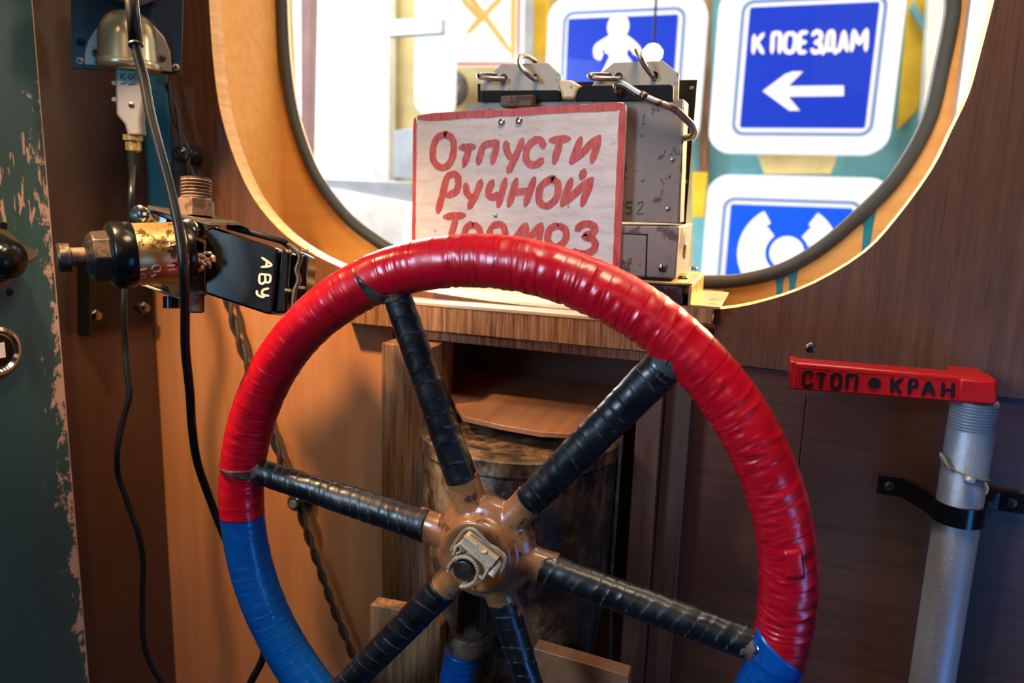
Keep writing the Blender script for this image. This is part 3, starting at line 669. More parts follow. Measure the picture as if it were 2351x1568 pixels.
fin('plastic_knob', prism([k2(x, y, YA-.008) for x, y in ((1015, 310), (1050, 298), (1130, 303), (1210, 352), (1175, 390), (1155, 460), (1045, 462), (1035, 400), (1012, 370))], (0, .018, 0)), M['knob'], ap, bevel=.003, seg=3)
P = smoothpts([k2(x, y, YA-.006+d) for x, y, d in ((1555, 430, .004), (1510, 395, -.006), (1505, 350, -.008), (1560, 340, -.01), (1700, 425, -.012), (1850, 490, -.012), (1980, 540, -.010), (2070, 620, -.006), (2140, 700, 0), (2130, 770, .008), (2060, 785, .014))], 8)
fin('wire_hook', tube(P, .0036, 12), M['steel'], ap, smooth=True)
fin('hook_joint', tube([k2(1700, 425, YA-.018), k2(1755, 455, YA-.018)], .0047, 12), M['steel'], ap, smooth=True)
fin('marker_number', stroke([at(x, y, YA-.0024) for x, y in ((1452, 464), (1440, 464), (1439, 475), (1449, 476), (1448, 488), (1438, 489))], .0013, nY, .0003, stroke([at(x, y, YA-.0024) for x, y in ((1463, 468), (1474, 463), (1475, 472), (1462, 491), (1477, 489))], .0013, nY, .0003, bmesh.new())), M['green_ink'], ap)
# lower box
yb = .800
fr = quad(((1300, 516), (1560, 520), (1551, 640), (1300, 628)), yb)
lb = thing('junction_box', at(1500, 640, .85), 'chipped grey steel box with recessed door between the grey apparatus and its bracket', 'box')
fin('box_body', prism(fr, (0, .120, 0)), M['grey_paint'], lb, bevel=.0018, seg=3)
fin('door', prism(quad(((1425, 538), (1484, 541), (1481, 634), (1425, 630)), yb-.0012), (0, .0014, 0)), M['grey_paint'], lb, bevel=.0004)
fin('door_gap', prism(quad(((1400, 535), (1487, 537), (1487, 541), (1400, 539)), yb-.0006), (0, .0008, 0)), M['black'], lb)
fin('door_gap', prism(quad(((1483, 538), (1487, 538), (1484, 636), (1480, 636)), yb-.0006), (0, .0008, 0)), M['black'], lb)
screw(at(1522, 614, yb), nY, .0050, M['steel'], M['black'], lb, cross=False)
pe = at(1575, 575, .87); xe = at(1555, 580, yb).x
badge = fin('side_badge', box((xe-.0005, .855, CH-(CH-at(1575, 592, .86).z)), (xe+.0022, .885, at(1575, 560, .86).z)), M['brass'], lb, bevel=.0006)
# hat channel bracket
br = thing('steel_bracket', at(1560, 690, .85), 'folded steel channel bracket carrying the junction box on the shelf', 'bracket')
z1 = at(1560, 649, .80).z; z0 = zr; xr = at(1589, 651, .80).x; xl = at(1450, 640, .80).x
fin('channel_top', box((xl, .800, z1-.003), (xr, .935, z1)), M['brass'], br, bevel=.001)
fin('channel_side', box((xr-.003, .800, z0), (xr, .935, z1-.003)), M['brass'], br, bevel=.0006)
fin('channel_foot', box((xr, .800, z0), (xr+.030, .935, z0+.003)), M['brass'], br, bevel=.0006)
fin('inner_block', box((xl, .804, z0), (xr-.008, .92, z1-.003)), M['sludge'], br, bevel=.003, seg=3)
for x, y in ((1569, 640), (1593, 619)):
    p = atZ(x, y, z1); fin('bolt', lathe(p, (0, 0, 1), [(0, .0055), (.002, .005), (.0035, .003), (.004, 0)], 16), M['sludge'], br, smooth=2)

# ------------------------------------------------------------------ emergency handle on its pipe
YH = .745
hd = thing('stop_valve_handle', at(2240, 930, YH+.02), 'red enamelled emergency brake handle with black raised lettering on the silver pipe', 'handle')
def k8(x, y, Y=YH): return at(1780+x/3.137, 800+y/3.137, Y)
bar = [(108, 98), (1590, 222), (1604, 250), (1600, 380), (1570, 402), (1300, 385), (98, 292)]
fin('bar', prism([k8(*p) for p in bar], (0, .026, 0)), M['handle_red'], hd, bevel=.0022, seg=3)
fin('end_lip', prism([k8(x, y, YH-.001) for x, y in ((104, 92), (150, 96), (140, 296), (94, 292))], (0, .028, 0)), M['handle_red'], hd, bevel=.0012)
fin('valve_socket', prism([k8(x, y, YH-.003) for x, y in ((1330, 218), (1590, 240), (1603, 384), (1572, 410), (1314, 390))], (0, .060, 0)), M['handle_red'], hd, bevel=.003, seg=3)
bm = bmesh.new()
for a, b in (((165, 135), (1322, 228)), ((1322, 228), (1305, 372)), ((1305, 372), (158, 282)), ((158, 282), (165, 135))): stroke([k8(*a), k8(*b)], .0009, nY, .0006, bm)
fin('raised_frame', bm, M['handle_red'], hd)
HL = [[(265,188),(252,168),(220,168),(204,192),(204,240),(222,268),(252,262),(262,246)], [(300,178),(362,182)], [(331,180),(328,272)],
 [(435,182),(410,198),(408,262),(430,284),(456,280),(468,254),(468,200),(450,182),(435,182)], [(514,288),(518,190)], [(518,188),(590,192)], [(588,194),(578,296)],
 [(842,210),(836,312)], [(912,214),(850,262)], [(858,258),(902,322)], [(962,326),(966,224)], [(966,224),(1004,226),(1016,248),(1004,274),(966,278)],
 [(1058,330),(1102,234)], [(1102,234),(1140,336)], [(1078,300),(1126,304)], [(1208,242),(1200,342)], [(1280,248),(1270,348)], [(1204,294),(1274,300)]]
for grp in ((0,), (1, 2), (3,), (4, 5, 6), (7, 8, 9), (10, 11), (12, 13, 14), (15, 16, 17)):
    bm = bmesh.new(); bm2 = bmesh.new()
    for L in [HL[g] for g in grp]:
        stroke([k8(*p) for p in L], .0029, nY, .0014, bm, 0, 4, True); stroke([k8(p[0]-5, p[1]-4) for p in L], .0034, nY, .0010, bm2, 0, 4, True)
    lt = fin('raised_letter', bm, M['letter'], hd); fin('letter_relief', bm2, M['handle_red'], lt)
pt = [k8(715+46*math.cos(rad(a)), 250+38*math.sin(rad(a)), YH-.0014) for a in range(0, 360, 15)]
fin('raised_dot', prism(pt, (0, .0014, 0)), M['letter'], hd)
pz = at(2235, 934, .755).z+.002; PX = at(2235, 945, .775).x; PY = .775; PR = .0197
pp = thing('silver_pipe', (PX, PY, 0), 'silver painted vertical pipe under the red emergency handle', 'pipe')
prof = [(-1.3, PR), (-.0275, PR)]
for i in range(9): prof += [(-.0265+i*.0028, PR*.955), (-.0252+i*.0028, PR*1.0)]
prof += [(0, PR*.95)]
fin('pipe_body', lathe((PX, PY, pz), (0, 0, 1), prof, 56), M['silver'], pp, smooth=2)
cz0 = at(2190, 1185, .757).z
cl2 = thing('pipe_clamp', (PX, PY, cz0), 'black screwed pipe clamp holding the silver pipe to the wall', 'clamp')
PTS = [Vector((PX+(PR+.0012)*math.cos(rad(a)), PY-(PR+.0012)*math.sin(rad(a)), cz0)) for a in range(-25, 206, 11)]
bm = bmesh.new()
def band(P, h, th):
    N = len(P); R = []
    for i, p in enumerate(P):
        t = (P[min(i+1, N-1)]-P[max(i-1, 0)]).normalized(); n = t.cross(Vector((0, 0, 1))).normalized()
        R.append([bm.verts.new(p+n*a+Vector((0, 0, b))) for a, b in ((0, -h), (0, h), (th, h), (th, -h))])
    for A, B in zip(R, R[1:]):
        for j in range(4): bm.faces.new((A[j], A[(j+1) % 4], B[(j+1) % 4], B[j]))
    bm.faces.new(R[0][::-1]); bm.faces.new(R[-1])
LP = [Vector((PX-PR-.045, YW-.0015, cz0)), Vector((PX-PR-.022, YW-.0015, cz0)), Vector((PX-PR-.006, PY+.014, cz0))]+PTS[::-1][1:-1]+[Vector((PX+PR+.006, PY+.014, cz0)), Vector((PX+PR+.022, YW-.0015, cz0)), Vector((PX+PR+.045, YW-.0015, cz0))]
band(LP, .0095, .0022); fin('clamp_band', bm, M['black_enamel'], cl2, smooth=2)
for sx in (-1, 1): screw(Vector((PX+sx*(PR+.034), YW-.0038, cz0)), nY, .0052, M['dark_steel'], M['black'], cl2)
sw = thing('seal_wire', (PX, PY-.02, at(2215, 1090, .755).z), 'thin sealing wire with lead blob twisted round the silver pipe', 'wire')
ZA, ZB = at(2170, 1062, .76).z, at(2225, 1096, .755).z
P = [Vector((PX-(PR+.0012)*math.cos(t), PY-(PR+.0012)*math.sin(t), ZA+(ZB-ZA)*min(1, t/1.7)-.004*max(0, t-1.7))) for t in [i*.13 for i in range(-2, 26)]]
fin('wire_loop', tube(P, .0011, 8), M['strap'], sw, smooth=True)
fin('wire_tail', tube(smoothpts([at(2168, 1070, .757), at(2162, 1050, .756), at(2160, 1042, .757), at(2175, 1068, .752), at(2178, 1078, .752)], 5), .0016, 8), M['strap'], sw, smooth=True)
fin('wire_tail', tube(smoothpts([at(2258, 1105, .76), at(2268, 1120, .757), at(2264, 1135, .757)], 5), .0012, 8), M['strap'], sw, smooth=True)
fin('lead_blob', lathe(at(2226, 1100, .750)-Vector((.005, 0, 0)), (1, -.2, -.1), [(0, .001), (.001, .0036), (.005, .0042), (.009, .0034), (.010, .001)], 16), M['lead'], sw, smooth=True)

# ------------------------------------------------------------------ left: cabinet panel, socket, pneumatic switch, cables
XP = -.775
ye = atX(140, 784, XP).y
yA = -.5; z_a, z_b = .1, 2.3
EDGE_Y = (ye-yA)/2-.022; SCR_Z = atX(60, 420, XP).z-(z_a+z_b)/2
M['chips'] = chips()
cb = thing('cabinet_panel', (XP, .3, .1), 'dark teal enamelled steel cabinet panel with chipped bare edge on the left wall', 'panel')
fin('panel_sheet', box((XP-.019, yA, z_a), (XP, ye, z_b)), M['chips'], cb, bevel=.0006)
fin('bare_mount', prism([atX(x, y, XP+.0008) for x, y in ((-60, 512), (20, 530), (50, 560), (80, 575), (86, 588), (70, 598), (45, 590), (30, 640), (10, 665), (-60, 665))], (-.001, 0, 0)), M['bare'], cb)
fin('knob', lathe(atX(-14, 592, XP), (1, 0, 0), [(0, .027), (.004, .026), (.006, .020), (.014, .022), (.024, .020), (.032, .012), (.034, 0)], 40), M['black_enamel'], cb, smooth=2)
fin('lock_ring', lathe(atX(-10, 806, XP), (1, 0, 0), [(0, .026), (.004, .026), (.006, .022), (.003, .019), (.003, 0)], 40), M['chrome'], cb, smooth=2)
fin('lock_core', lathe(atX(-10, 806, XP)+Vector((.003, 0, 0)), (1, 0, 0), [(0, .018), (.002, .017), (.002, 0)], 40), M['black_enamel'], cb, smooth=2)
pc = atX(-6, 806, XP+.0055); fin('key_tag', box(pc-Vector((.001, .008, .008)), pc+Vector((.001, .008, .008))), M['white_board'], cb)
for x, y in ((8, 518), (22, 671)): fin('screw_hole', lathe(atX(x, y, XP), (1, 0, 0), [(-.001, .004), (.0008, .004)], 16), M['black'], cb)
# thin teal strip along the wall corner, and socket plate
yc_ = atX(328, 300, -.7945).y; xc_ = at(388, 300, YW-.004).x
pt_ = [(-.7945, yc_), (xc_, YW-.004), (xc_, YW-.0005), (-.7945, YW-.0005)]
cstrip = thing('corner_strip', (-.77, .79, 1.3), 'teal strip in the wall corner below the navy socket plate', 'post')
zlo = cp(360, 540, .95).z
fin('strip_body', prism([Vector((x, y, zlo)) for x, y in pt_], (0, 0, 1.0)), M['teal_strip'], cstrip, bevel=.001)
pl0, pl1 = Vector((-.772, .675, 0)), Vector((-.667, .735, 0))
e1 = (pl1-pl0).normalized(); e3 = Vector((e1.y, -e1.x, 0))
def pp_(px, py, lift=0):   # pixel to the socket plate's plane
    d = ray(px, py); k = (pl0+e3*lift-CAM).dot(e3)/d.dot(e3); return CAM+d*k
sk = thing('wall_socket', pp_(290, 100), 'dark navy mounting plate with a nickel domed plug socket in the corner', 'socket')
fin('mounting_plate', prism([pp_(160, -60), pp_(422, -60), pp_(415, 172), pp_(166, 157)], -e3*.004), M['navy'], sk, bevel=.0006)
fl = [pp_(196+0, 150), pp_(197, 120), pp_(205, 95), pp_(220, 70), pp_(245, 52), pp_(300, 40), pp_(350, 55), pp_(378, 85), pp_(392, 120), pp_(396, 166)]
fin('flange', prism([p+e3*.0005 for p in fl], e3*.004), M['alu'], sk, bevel=.001)
axd = (pp_(296, 160, .02)-pp_(292, 60, .02)).normalized()
dm0 = pp_(294, 92, .014)
fin('dome', lathe(dm0, axd, [(-.031, 0), (-.0305, .008), (-.028, .016), (-.022, .0235), (-.013, .0285), (0, .0305), (.022, .031), (.024, .0335), (.028, .034), (.031, .032), (.034, .026)], 40), M['socket'], sk, smooth=2)
for x, y, mt in ((185, 96, 'black'), (184, 140, 'alu'), (404, 155, 'brass'), (220, 122, 'dark_steel'), (372, 133, 'dark_steel')):
    screw(pp_(x, y, .001 if mt in ('black', 'alu', 'brass') else .0048), e3, .0042, M[mt], M['black'], sk)
fin('upper_dome', lathe(pp_(290, -10, .014), axd, [(-.04, .03), (-.01, .031), (.0, .028), (.006, .018), (.007, 0)], 32), M['alu'], sk, smooth=2)
pg = thing('power_plug', pp_(296, 240, .02), 'grey cast plug hanging from the nickel socket dome', 'plug')
b0 = pp_(293, 165, .014); dep = e3*.012
L1 = [(263, 150), (330, 150), (331, 230), (322, 275), (326, 312), (292, 312), (285, 285), (266, 262)]
fin('plug_body', prism([pp_(x, y, .026) for x, y in L1], -e3*.022), M['alu'], pg, bevel=.003, seg=3)
for y in (190, 228): fin('lug', prism([pp_(x, yy, .02) for x, yy in ((256, y-4), (266, y-6), (266, y+6), (256, y+4))], -e3*.006), M['alu'], pg, bevel=.0005)
fin('gland_nut', lathe(pp_(305, 310, .014), axd, [(0, .0105), (.006, .0105), (.0065, .0085), (.017, .0085), (.0175, .0065), (.02, .006)], 20), M['brass'], pg, smooth=2)
fin('boot', lathe(pp_(306, 350, .014), axd, [(0, .0068), (.022, .0062), (.0225, .007), (.025, .0068), (.0255, 0)], 20), M['black'], pg, smooth=2)
screw(pp_(302, 241, .026), e3, .0034, M['steel'], M['black'], pg)
bm = bmesh.new()
for L in ([(278, 168), (278, 182)], [(288, 168), (279, 176), (289, 183)], [(294, 176), (299, 170), (304, 176), (299, 182), (294, 176)], [(309, 183), (309, 170), (317, 170), (317, 183)], [(276, 193), (290, 191)], [(294, 195), (312, 192)]):
    stroke([pp_(x, y, .0262) for x, y in L], .0012, e3, .0002, bm)
fin('pen_marking', bm, M['letter'], pg)
# twisted bell wire with insulators (stand-offs on the front wall)
tw = thing('twisted_wire', at(700, 1250, .79), 'old twisted brown textile wire running down the wall past ceramic insulators', 'wire')
def twist(L, r=.0030, pitch=.022, Y=.795):
    r *= .92; pitch *= 1.9
    P = smoothpts([at(x, y, Y) for x, y in L], 14); d = 0
    A, B = [], []
    for i, p in enumerate(P):
        if i: d += (p-P[i-1]).length
        t = (P[min(i+1, len(P)-1)]-P[max(i-1, 0)]).normalized(); n = t.cross(Vector((0, 1, 0))).normalized(); b = t.cross(n); a = d/pitch*2*PI
        o = (n*math.cos(a)+b*math.sin(a))*r*1.0; A.append(p+o); B.append(p-o)
    for Q in (A, B): fin('strand', tube(Q, r, 8), M['twist'], tw, smooth=True)
twist([(385, 190), (398, 240), (410, 290), (428, 350)], .0032, .05, .80); twist([(428, 360), (440, 410), (455, 450), (490, 560), (520, 680), (545, 770), (572, 850), (600, 930), (632, 1020), (655, 1090), (680, 1150)], .0032, .034, .795)
twist([(684, 1158), (700, 1210), (735, 1310), (765, 1395), (800, 1480), (832, 1568), (860, 1650)], .0030, .028, .795)
for x, y, mt in ((412, 354, 'ceramic'), (677, 1155, 'alu')):
    c = at(x, y, .788)
    ins = T(fin('insulator', lathe(c, (0, 1, 0), [(-.004, .001), (-.004, .003), (-.004, .0085), (0, .0115), (.005, .0115), (.009, .0085), (.015, .0085), (.018, .0125), (.0275, .0125)], 28), M['ceramic'], None, smooth=2), 'dark ceramic insulator '+('beside the plug left of the window' if y < 500 else 'with a bright screw head under the left spoke'), 'insulator')
    fin('insulator_screw', lathe(c-Vector((0, .004, 0)), nY, [(0, .0058), (.0012, .0054), (.0016, .002), (.0010, 0)], 18), M['alu'] if mt == 'alu' else M['dark_steel'], ins, smooth=2)
# long cables
c1 = thing('black_cable', cp(425, 700, .66), 'black cable hanging in front of the black switch box', 'cable')
P = [cp(x, y, d) for x, y, d in ((296, -80, .66), (303, 0, .66), (311, 100, .665), (330, 180, .67), (345, 260, .67), (368, 350, .67), (392, 440, .67), (413, 540, .668), (422, 620, .67), (425, 700, .69), (426, 800, .72), (436, 900, .75), (441, 980, .78), (453, 1060, .81), (480, 1140, .84), (515, 1230, .86), (560, 1330, .87), (600, 1420, .87), (606, 1500, .87), (575, 1568, .87), (540, 1640, .87))]
fin('cable_body', tube(smoothpts(P, 10), .0043, 14), M['cable'], c1, smooth=True)
fin('sleeve', tube([cp(295, -80, .66), cp(303, 10, .66), cp(312, 102, .665)], .0056, 16), M['cable'], c1, smooth=True)
fin('sleeve_end', tube([cp(311, 98, .665), cp(312.5, 106, .665)], .0062, 16), M['cable'], c1, smooth=True)
c2 = thing('plug_cable', cp(290, 900, .85), 'thin cable running down from the grey plug behind the bronze barrel', 'cable')
P = [pp_(307, 378, .014)]+[cp(x, y, d) for x, y, d in ((302, 440, .84), (300, 520, .85), (290, 600, .86), (284, 700, .86), (288, 790, .87), (292, 850, .87), (298, 905, .87), (284, 960, .87), (270, 1030, .87), (272, 1090, .88), (292, 1150, .89), (318, 1225, .90), (329, 1290, .91), (327, 1370, .92), (330, 1470, .93), (350, 1530, .94), (380, 1580, .95), (410, 1640, .95))]
fin('cable_body', tube(smoothpts(P, 10), .0036, 12), M['cable'], c2, smooth=True)
# bracket on the left wall
bk = thing('wall_bracket', atX(265, 700, -.79), 'black steel angle bracket on the left wall under the switch box', 'bracket')
XB = -.788
fin('bracket_plate', prism([atX(x, y, XB) for x, y in ((186, 600), (186, 768), (352, 738), (352, 600))], (-.006, 0, 0)), M['black_enamel'], bk, bevel=.0006)
fin('bracket_flange', prism([atX(x, y, XB) for x, y in ((182, 600), (188, 600), (188, 768), (182, 771))], (.016, 0, 0)), M['black_enamel'], bk, bevel=.0004)
for x, y in ((213, 724), (325, 706)): fin('bolt', lathe(atX(x, y, XB), (1, 0, 0), [(0, .0075), (.005, .0075), (.006, .006), (.010, .0055), (.0102, 0)], 6), M['steel'], bk)
# the switch box (pneumatic switch)
DB = .745
def k1(x, y, d=0): return cp(150+x/3.136, 400+y/3.136, DB+d)
sb = thing('switch_box', k1(1200, 700), 'black enamelled pneumatic switch box with white hand lettering on the left', 'switch')
body = [(1010, 400), (1060, 378), (1520, 530), (1530, 560), (1490, 990), (1465, 1012), (1010, 862), (1000, 840)]
def fpr(L, d0, d1, off=(0, 0)):
    bm = bmesh.new(); a = [bm.verts.new(k1(x, y, d0)) for x, y in L]; k = (DB+d0)/(DB+d1)
    f = ray(1175, 784)*0+FW*(d1-d0); b = [bm.verts.new(k1(x, y, d0)+f) for x, y in L]
    n = len(L); bm.faces.new(a); bm.faces.new(b[::-1])
    for i in range(n): bm.faces.new((a[i], b[i], b[(i+1) % n], a[(i+1) % n]))
    return bm
fin('box_body', fpr(body, 0, .045), M['black_enamel'], sb, bevel=.0035, seg=3)
fin('end_lid', fpr([(1545, 535), (1620, 560), (1590, 1000), (1505, 1005), (1500, 985)], .004, .050), M['black_enamel'], sb, bevel=.004, seg=3)
fin('end_lid_rear', fpr([(1650, 545), (1745, 575), (1720, 870), (1620, 985)], .020, .060), M['black_enamel'], sb, bevel=.005, seg=3)
fin('clip_strip', tube(smoothpts([k1(x, y, -.001) for x, y in ((1600, 505), (1650, 540), (1690, 600), (1665, 690), (1680, 760), (1650, 850), (1640, 970))], 6), .0026, 10), M['oiled'], sb, smooth=True)
fin('rubber_seal', tube([k1(1170, 372, .012), k1(1560, 478, .012), k1(1620, 520, .014)], .0036, 10), M['black'], sb, smooth=True)
for x, y in ((1600, 832), (1695, 812), (1608, 552), (1720, 545)): fin('catch', fpr([(x-22, y-8), (x+22, y-6), (x+18, y+16), (x-20, y+12)], -.002, .004), M['brass'], sb, bevel=.0004)
fin('top_plate', prism([k1(590, 225, .01), k1(1040, 345, -.006), k1(1280, 345, .0), k1(1270, 352, .04), k1(1060, 290, .06), k1(600, 222, .05)], -UP*.003), M['oiled'], sb)
fin('side_plate', fpr([(590, 235), (830, 310), (990, 360), (1000, 870), (860, 905), (480, 760), (540, 395), (520, 330)], .022, .030), M['sludge'], sb, bevel=.001)
fin('metal_tab', fpr([(600, 260), (735, 320), (725, 390), (530, 390), (540, 320)], .016, .020), M['steel'], sb, bevel=.001)
fin('metal_tab', fpr([(540, 770), (690, 735), (700, 810), (610, 800)], .014, .018), M['steel'], sb, bevel=.001)
fin('lower_edge', fpr([(490, 765), (850, 890), (850, 912), (480, 780)], .010, .014), M['alu'], sb, bevel=.0006)
for x, y, r, d in ((535, 290, .0095, .005), (885, 400, .0105, -.010)):
    screw(k1(x, y, d), -FW, r, M['chrome'], M['black'], sb, name='bolt', cross=False)
fin('bolt_post', lathe(k1(885, 400, -.009), FW, [(0, .010), (.03, .010)], 24), M['black_enamel'], sb, smooth=2)
fin('post_collar', lathe(k1(960, 390, .004), FW, [(0, .009), (.03, .009)], 24), M['brass'], sb, smooth=2)
up_ = (k1(945, 120)-k1(945, 300)).normalized()
fin('hex_fitting', lathe(k1(942, 310, .028), up_, [(0, .0185), (.004, .0185), (.0165, .0185), (.018, .0165)], 6), M['rust'], sb)
prf = [(.016, .0145)]
for i in range(6): prf += [(.019+i*.0033, .0158), (.0205+i*.0033, .0142)]
prf += [(.039, .0150), (.0392, .011), (.033, .0105), (.033, 0)]
fin('threaded_nipple', lathe(k1(942, 310, .028), up_, prf, 36), M['rust'], sb, smooth=2)
fin('lower_stud', lathe(k1(940, 860, .012), -UP, [(0, .008), (.018, .008), (.019, .006)], 16), M['rust'], sb, smooth=2)
fin('lower_stud', lathe(k1(765, 880, .020), -UP, [(0, .008), (.012, .008)], 16), M['black_enamel'], sb, smooth=2)
# barrel
ba, bb = k1(880, 560, -.008), k1(215, 590, -.055)
ax = (bb-ba).normalized(); LB = (bb-ba).length
fin('barrel', lathe(ba, ax, [(0, .0285), (.002, .0290), (LB*.62, .0290)], 48), M['gold_metal'], sb, smooth=2, label='bronzed barrel with scratched lettering')
fin('barrel_cap', lathe(ba+ax*LB*.615, ax, [(0, .0300), (.004, .0310), (LB*.2, .0310), (LB*.24, .029), (LB*.26, .025), (LB*.27, .020)], 48), M['black_enamel'], sb, smooth=2)
fin('barrel_nut', lathe(ba+ax*LB*.83, ax, [(0, .0235), (.016, .0225), (.020, .018), (.022, .012)], 8), M['dark_steel'], sb, bevel=.001)
kn = fin('knob_stem', lathe(ba+ax*(LB*.83+.020), ax, [(0, .0085), (.018, .0085)], 24), M['rust'], sb, smooth=2)
fin('knob', lathe(ba+ax*(LB*.83+.033), ax, [(0, .0100), (.001, .0128), (.009, .0132), (.011, .0115), (.0115, 0)], 28), M['dark_steel'], sb, smooth=2)
fin('upper_lip', lathe(ba, ax, [(-.004, .020), (-.002, .0290), (.004, .0300), (.006, .0292)], 40), M['black_enamel'], sb, smooth=2)
bm = bmesh.new()
def onb(x, y):     # pixel to the barrel surface
    d = ray(150+x/3.136, 400+y/3.136).normalized(); R_ = .0293
    oc = CAM-ba; dd = d-ax*d.dot(ax); oo = oc-ax*oc.dot(ax); A = dd.dot(dd); B = 2*dd.dot(oo); Cc = oo.dot(oo)-R_*R_; D = B*B-4*A*Cc
    t = (-B-math.sqrt(max(D, 0)))/(2*A); return CAM+d*t
for L in ([(735, 520), (790, 500), (710, 478)], [(752, 518), (750, 488)], [(535, 690), (590, 678)], [(565, 665), (570, 695)], [(640, 700), (625, 680), (650, 655), (685, 665), (680, 695), (640, 700)], [(735, 660), (790, 655)], [(738, 690), (790, 684)], [(520, 740), (560, 715), (575, 735), (545, 750), (520, 730)], [(620, 735), (655, 722)], [(470, 690), (490, 720)]):
    stroke([onb(*p) for p in L], .0016, -FW, .0006, bm)
fin('scratched_lettering', bm, M['pink_paint'], sb)
bm = bmesh.new()
for L in ([(1415, 600), (1486, 655), (1410, 668)], [(1452, 632), (1448, 664)], [(1400, 718), (1478, 726)], [(1478, 728), (1474, 772), (1444, 776), (1440, 728)], [(1440, 772), (1420, 788), (1398, 776), (1400, 720)], [(1466, 822), (1424, 834), (1420, 864), (1466, 876)], [(1440, 872), (1420, 884), (1384, 866), (1380, 838)]):
    stroke([k1(x, y, -.0004) for x, y in L], .0022, -FW, .0004, bm, .1)
fin('white_lettering', bm, M['white_paint'], sb)
sl_ = bmesh.new()
for s_ in range(7):
    a = Vector((random.uniform(900, 1000), random.uniform(580, 680), 0)); P = [(a.x+random.uniform(-15, 15)+i*22, a.y+random.uniform(-35, 35)-i*6) for i in range(6)]
    tube(smoothpts([k1(x, y, -.010+random.uniform(-.004, .003)) for x, y in P], 5), .0018, 6, False, sl_)
fin('sealing_string', sl_, M['pink_paint'], sb, smooth=True)

# ------------------------------------------------------------------ exhibition hall seen through the window
YE = 2.2
hall = thing('wall_hall', (0, YE+.3, 0), kind='structure')
fin('hall_board', box((-4.0, YE+.25, -.2), (2.4, YE+.30, 3.4)), M['cream_wall'], hall)
def panel(name, L, Y, th, mat, parent, **k): return fin(name, prism(quad(L, Y), (0, th, 0)), mat, parent, bevel=.003, **k)
tp = panel('teal_panel', ((1590, -300), (2260, -300), (2260, 760), (1590, 760)), YE+.20, .03, M['teal_wall'], hall)
for L in (((1612, -80), (1634, -80), (1626, 420), (1604, 420)), ((1236, -100), (1252, -100), (1250, 260), (1234, 260))):
    panel('hall_batten', L, YE+.16, .03, M['stud'], hall)
panel('yellow_panel', ((2090, -60), (2150, -60), (2110, 250), (2060, 300)), YE+.15, .03, M['yellow'], hall)
panel('green_strip', ((2088, 20), (2098, 0), (2150, 90), (2145, 110)), YE+.12, .02, M['teal_wall'], hall)
panel('white_column', ((2138, -100), (2230, -100), (2190, 520), (2105, 520)), YE+.05, .06, M['white_sill'], hall)
panel('cream_column', ((1590, 395), (1625, 395), (1618, 500), (1590, 500)), YE+.12, .03, M['yellow'], hall)
panel('funnel_bracket', ((1738, 352), (1926, 352), (1908, 400), (1755, 400)), YE+.08, .04, M['cream_wall'], hall)
panel('white_column', ((1195, -100), (1222, -100), (1222, 300), (1195, 300)), YE+.1, .04, M['grey_metal'], hall)
panel('yellow_panel', ((1222, -100), (1256, -100), (1252, 300), (1222, 300)), YE+.12, .04, M['yellow'], hall)
def quadXZ(L, Y):
    P = [at(x, y, Y) for x, y in L]; xs = sorted(p.x for p in P); zs_ = sorted(p.z for p in P)
    return (xs[0]+xs[1])/2, (zs_[0]+zs_[1])/2, (xs[2]+xs[3])/2, (zs_[2]+zs_[3])/2
def lightbox(name, label, outer, blue, line, bmat, Y=YE, rc=.055, rl=.03):
    x0, z0_, x1, z1_ = quadXZ(outer, Y); t = thing(name, (x0/2+x1/2, Y, z0_), label, 'sign')
    fin('box_frame', plate(rrect(x0, z0_, x1, z1_, rc), [], Y, .07), M['lit_frame'], t, bevel=.006, seg=3)
    a = quadXZ(line, Y); fin('border_line', plate(rrect(*a, rl), [rrect(a[0]+.009, a[1]+.009, a[2]-.009, a[3]-.009, rl-.007)], Y-.002, .002), M['lit_border'], t)
    b = quadXZ(blue, Y); fin('blue_field', plate(rrect(*b, .006), [], Y-.003, .003), bmat, t)
    return t
s1 = lightbox('light_box_sign', 'blue illuminated sign with a left arrow and white Cyrillic words', ((1643, -30), (2078, -50), (2050, 352), (1634, 352)), ((1723, 18), (2019, 4), (1987, 292), (1697, 296)), ((1702, 0), (2040, -14), (2004, 310), (1680, 314)), M['lit_blue'])
def k5(x, y, Y=YE-.0031): return at(1200+x/1.96, y/1.96, Y)
PO = [[(1042,158),(1038,240)], [(1084,152),(1046,198)], [(1054,192),(1082,240)],
 [(1122,238),(1126,148)], [(1126,150),(1160,150)], [(1160,148),(1156,238)],
 [(1204,148),(1184,164),(1180,220),(1200,236),(1220,222),(1226,164),(1204,148)],
 [(1248,146),(1242,236)], [(1248,148),(1280,146)], [(1246,192),(1274,190)], [(1242,236),(1274,234)],
 [(1304,160),(1322,142),(1342,154),(1338,182),(1318,190),(1340,200),(1338,226),(1316,236),(1300,222)],
 [(1366,222),(1376,146)], [(1376,144),(1400,142)], [(1400,144),(1396,222)], [(1352,224),(1410,222)], [(1352,224),(1350,244)], [(1409,222),(1407,242)],
 [(1424,232),(1446,140)], [(1446,140),(1460,230)], [(1432,206),(1456,205)],
 [(1480,230),(1490,136)], [(1490,136),(1514,200)], [(1514,200),(1548,132)], [(1548,132),(1544,228)]]
bm = bmesh.new()
for L in PO: stroke([k5(*p) for p in L], .0110, nY, .002, bm, 0, 4)
fin('white_words', bm, M['lit_cream'], s1)
fin('arrow', prism([k5(*p) for p in ((1080, 410), (1180, 335), (1215, 322), (1262, 322), (1195, 388), (1445, 385), (1445, 432), (1195, 435), (1248, 498), (1200, 498))], (0, -.002, 0)), M['lit_cream'], s1)
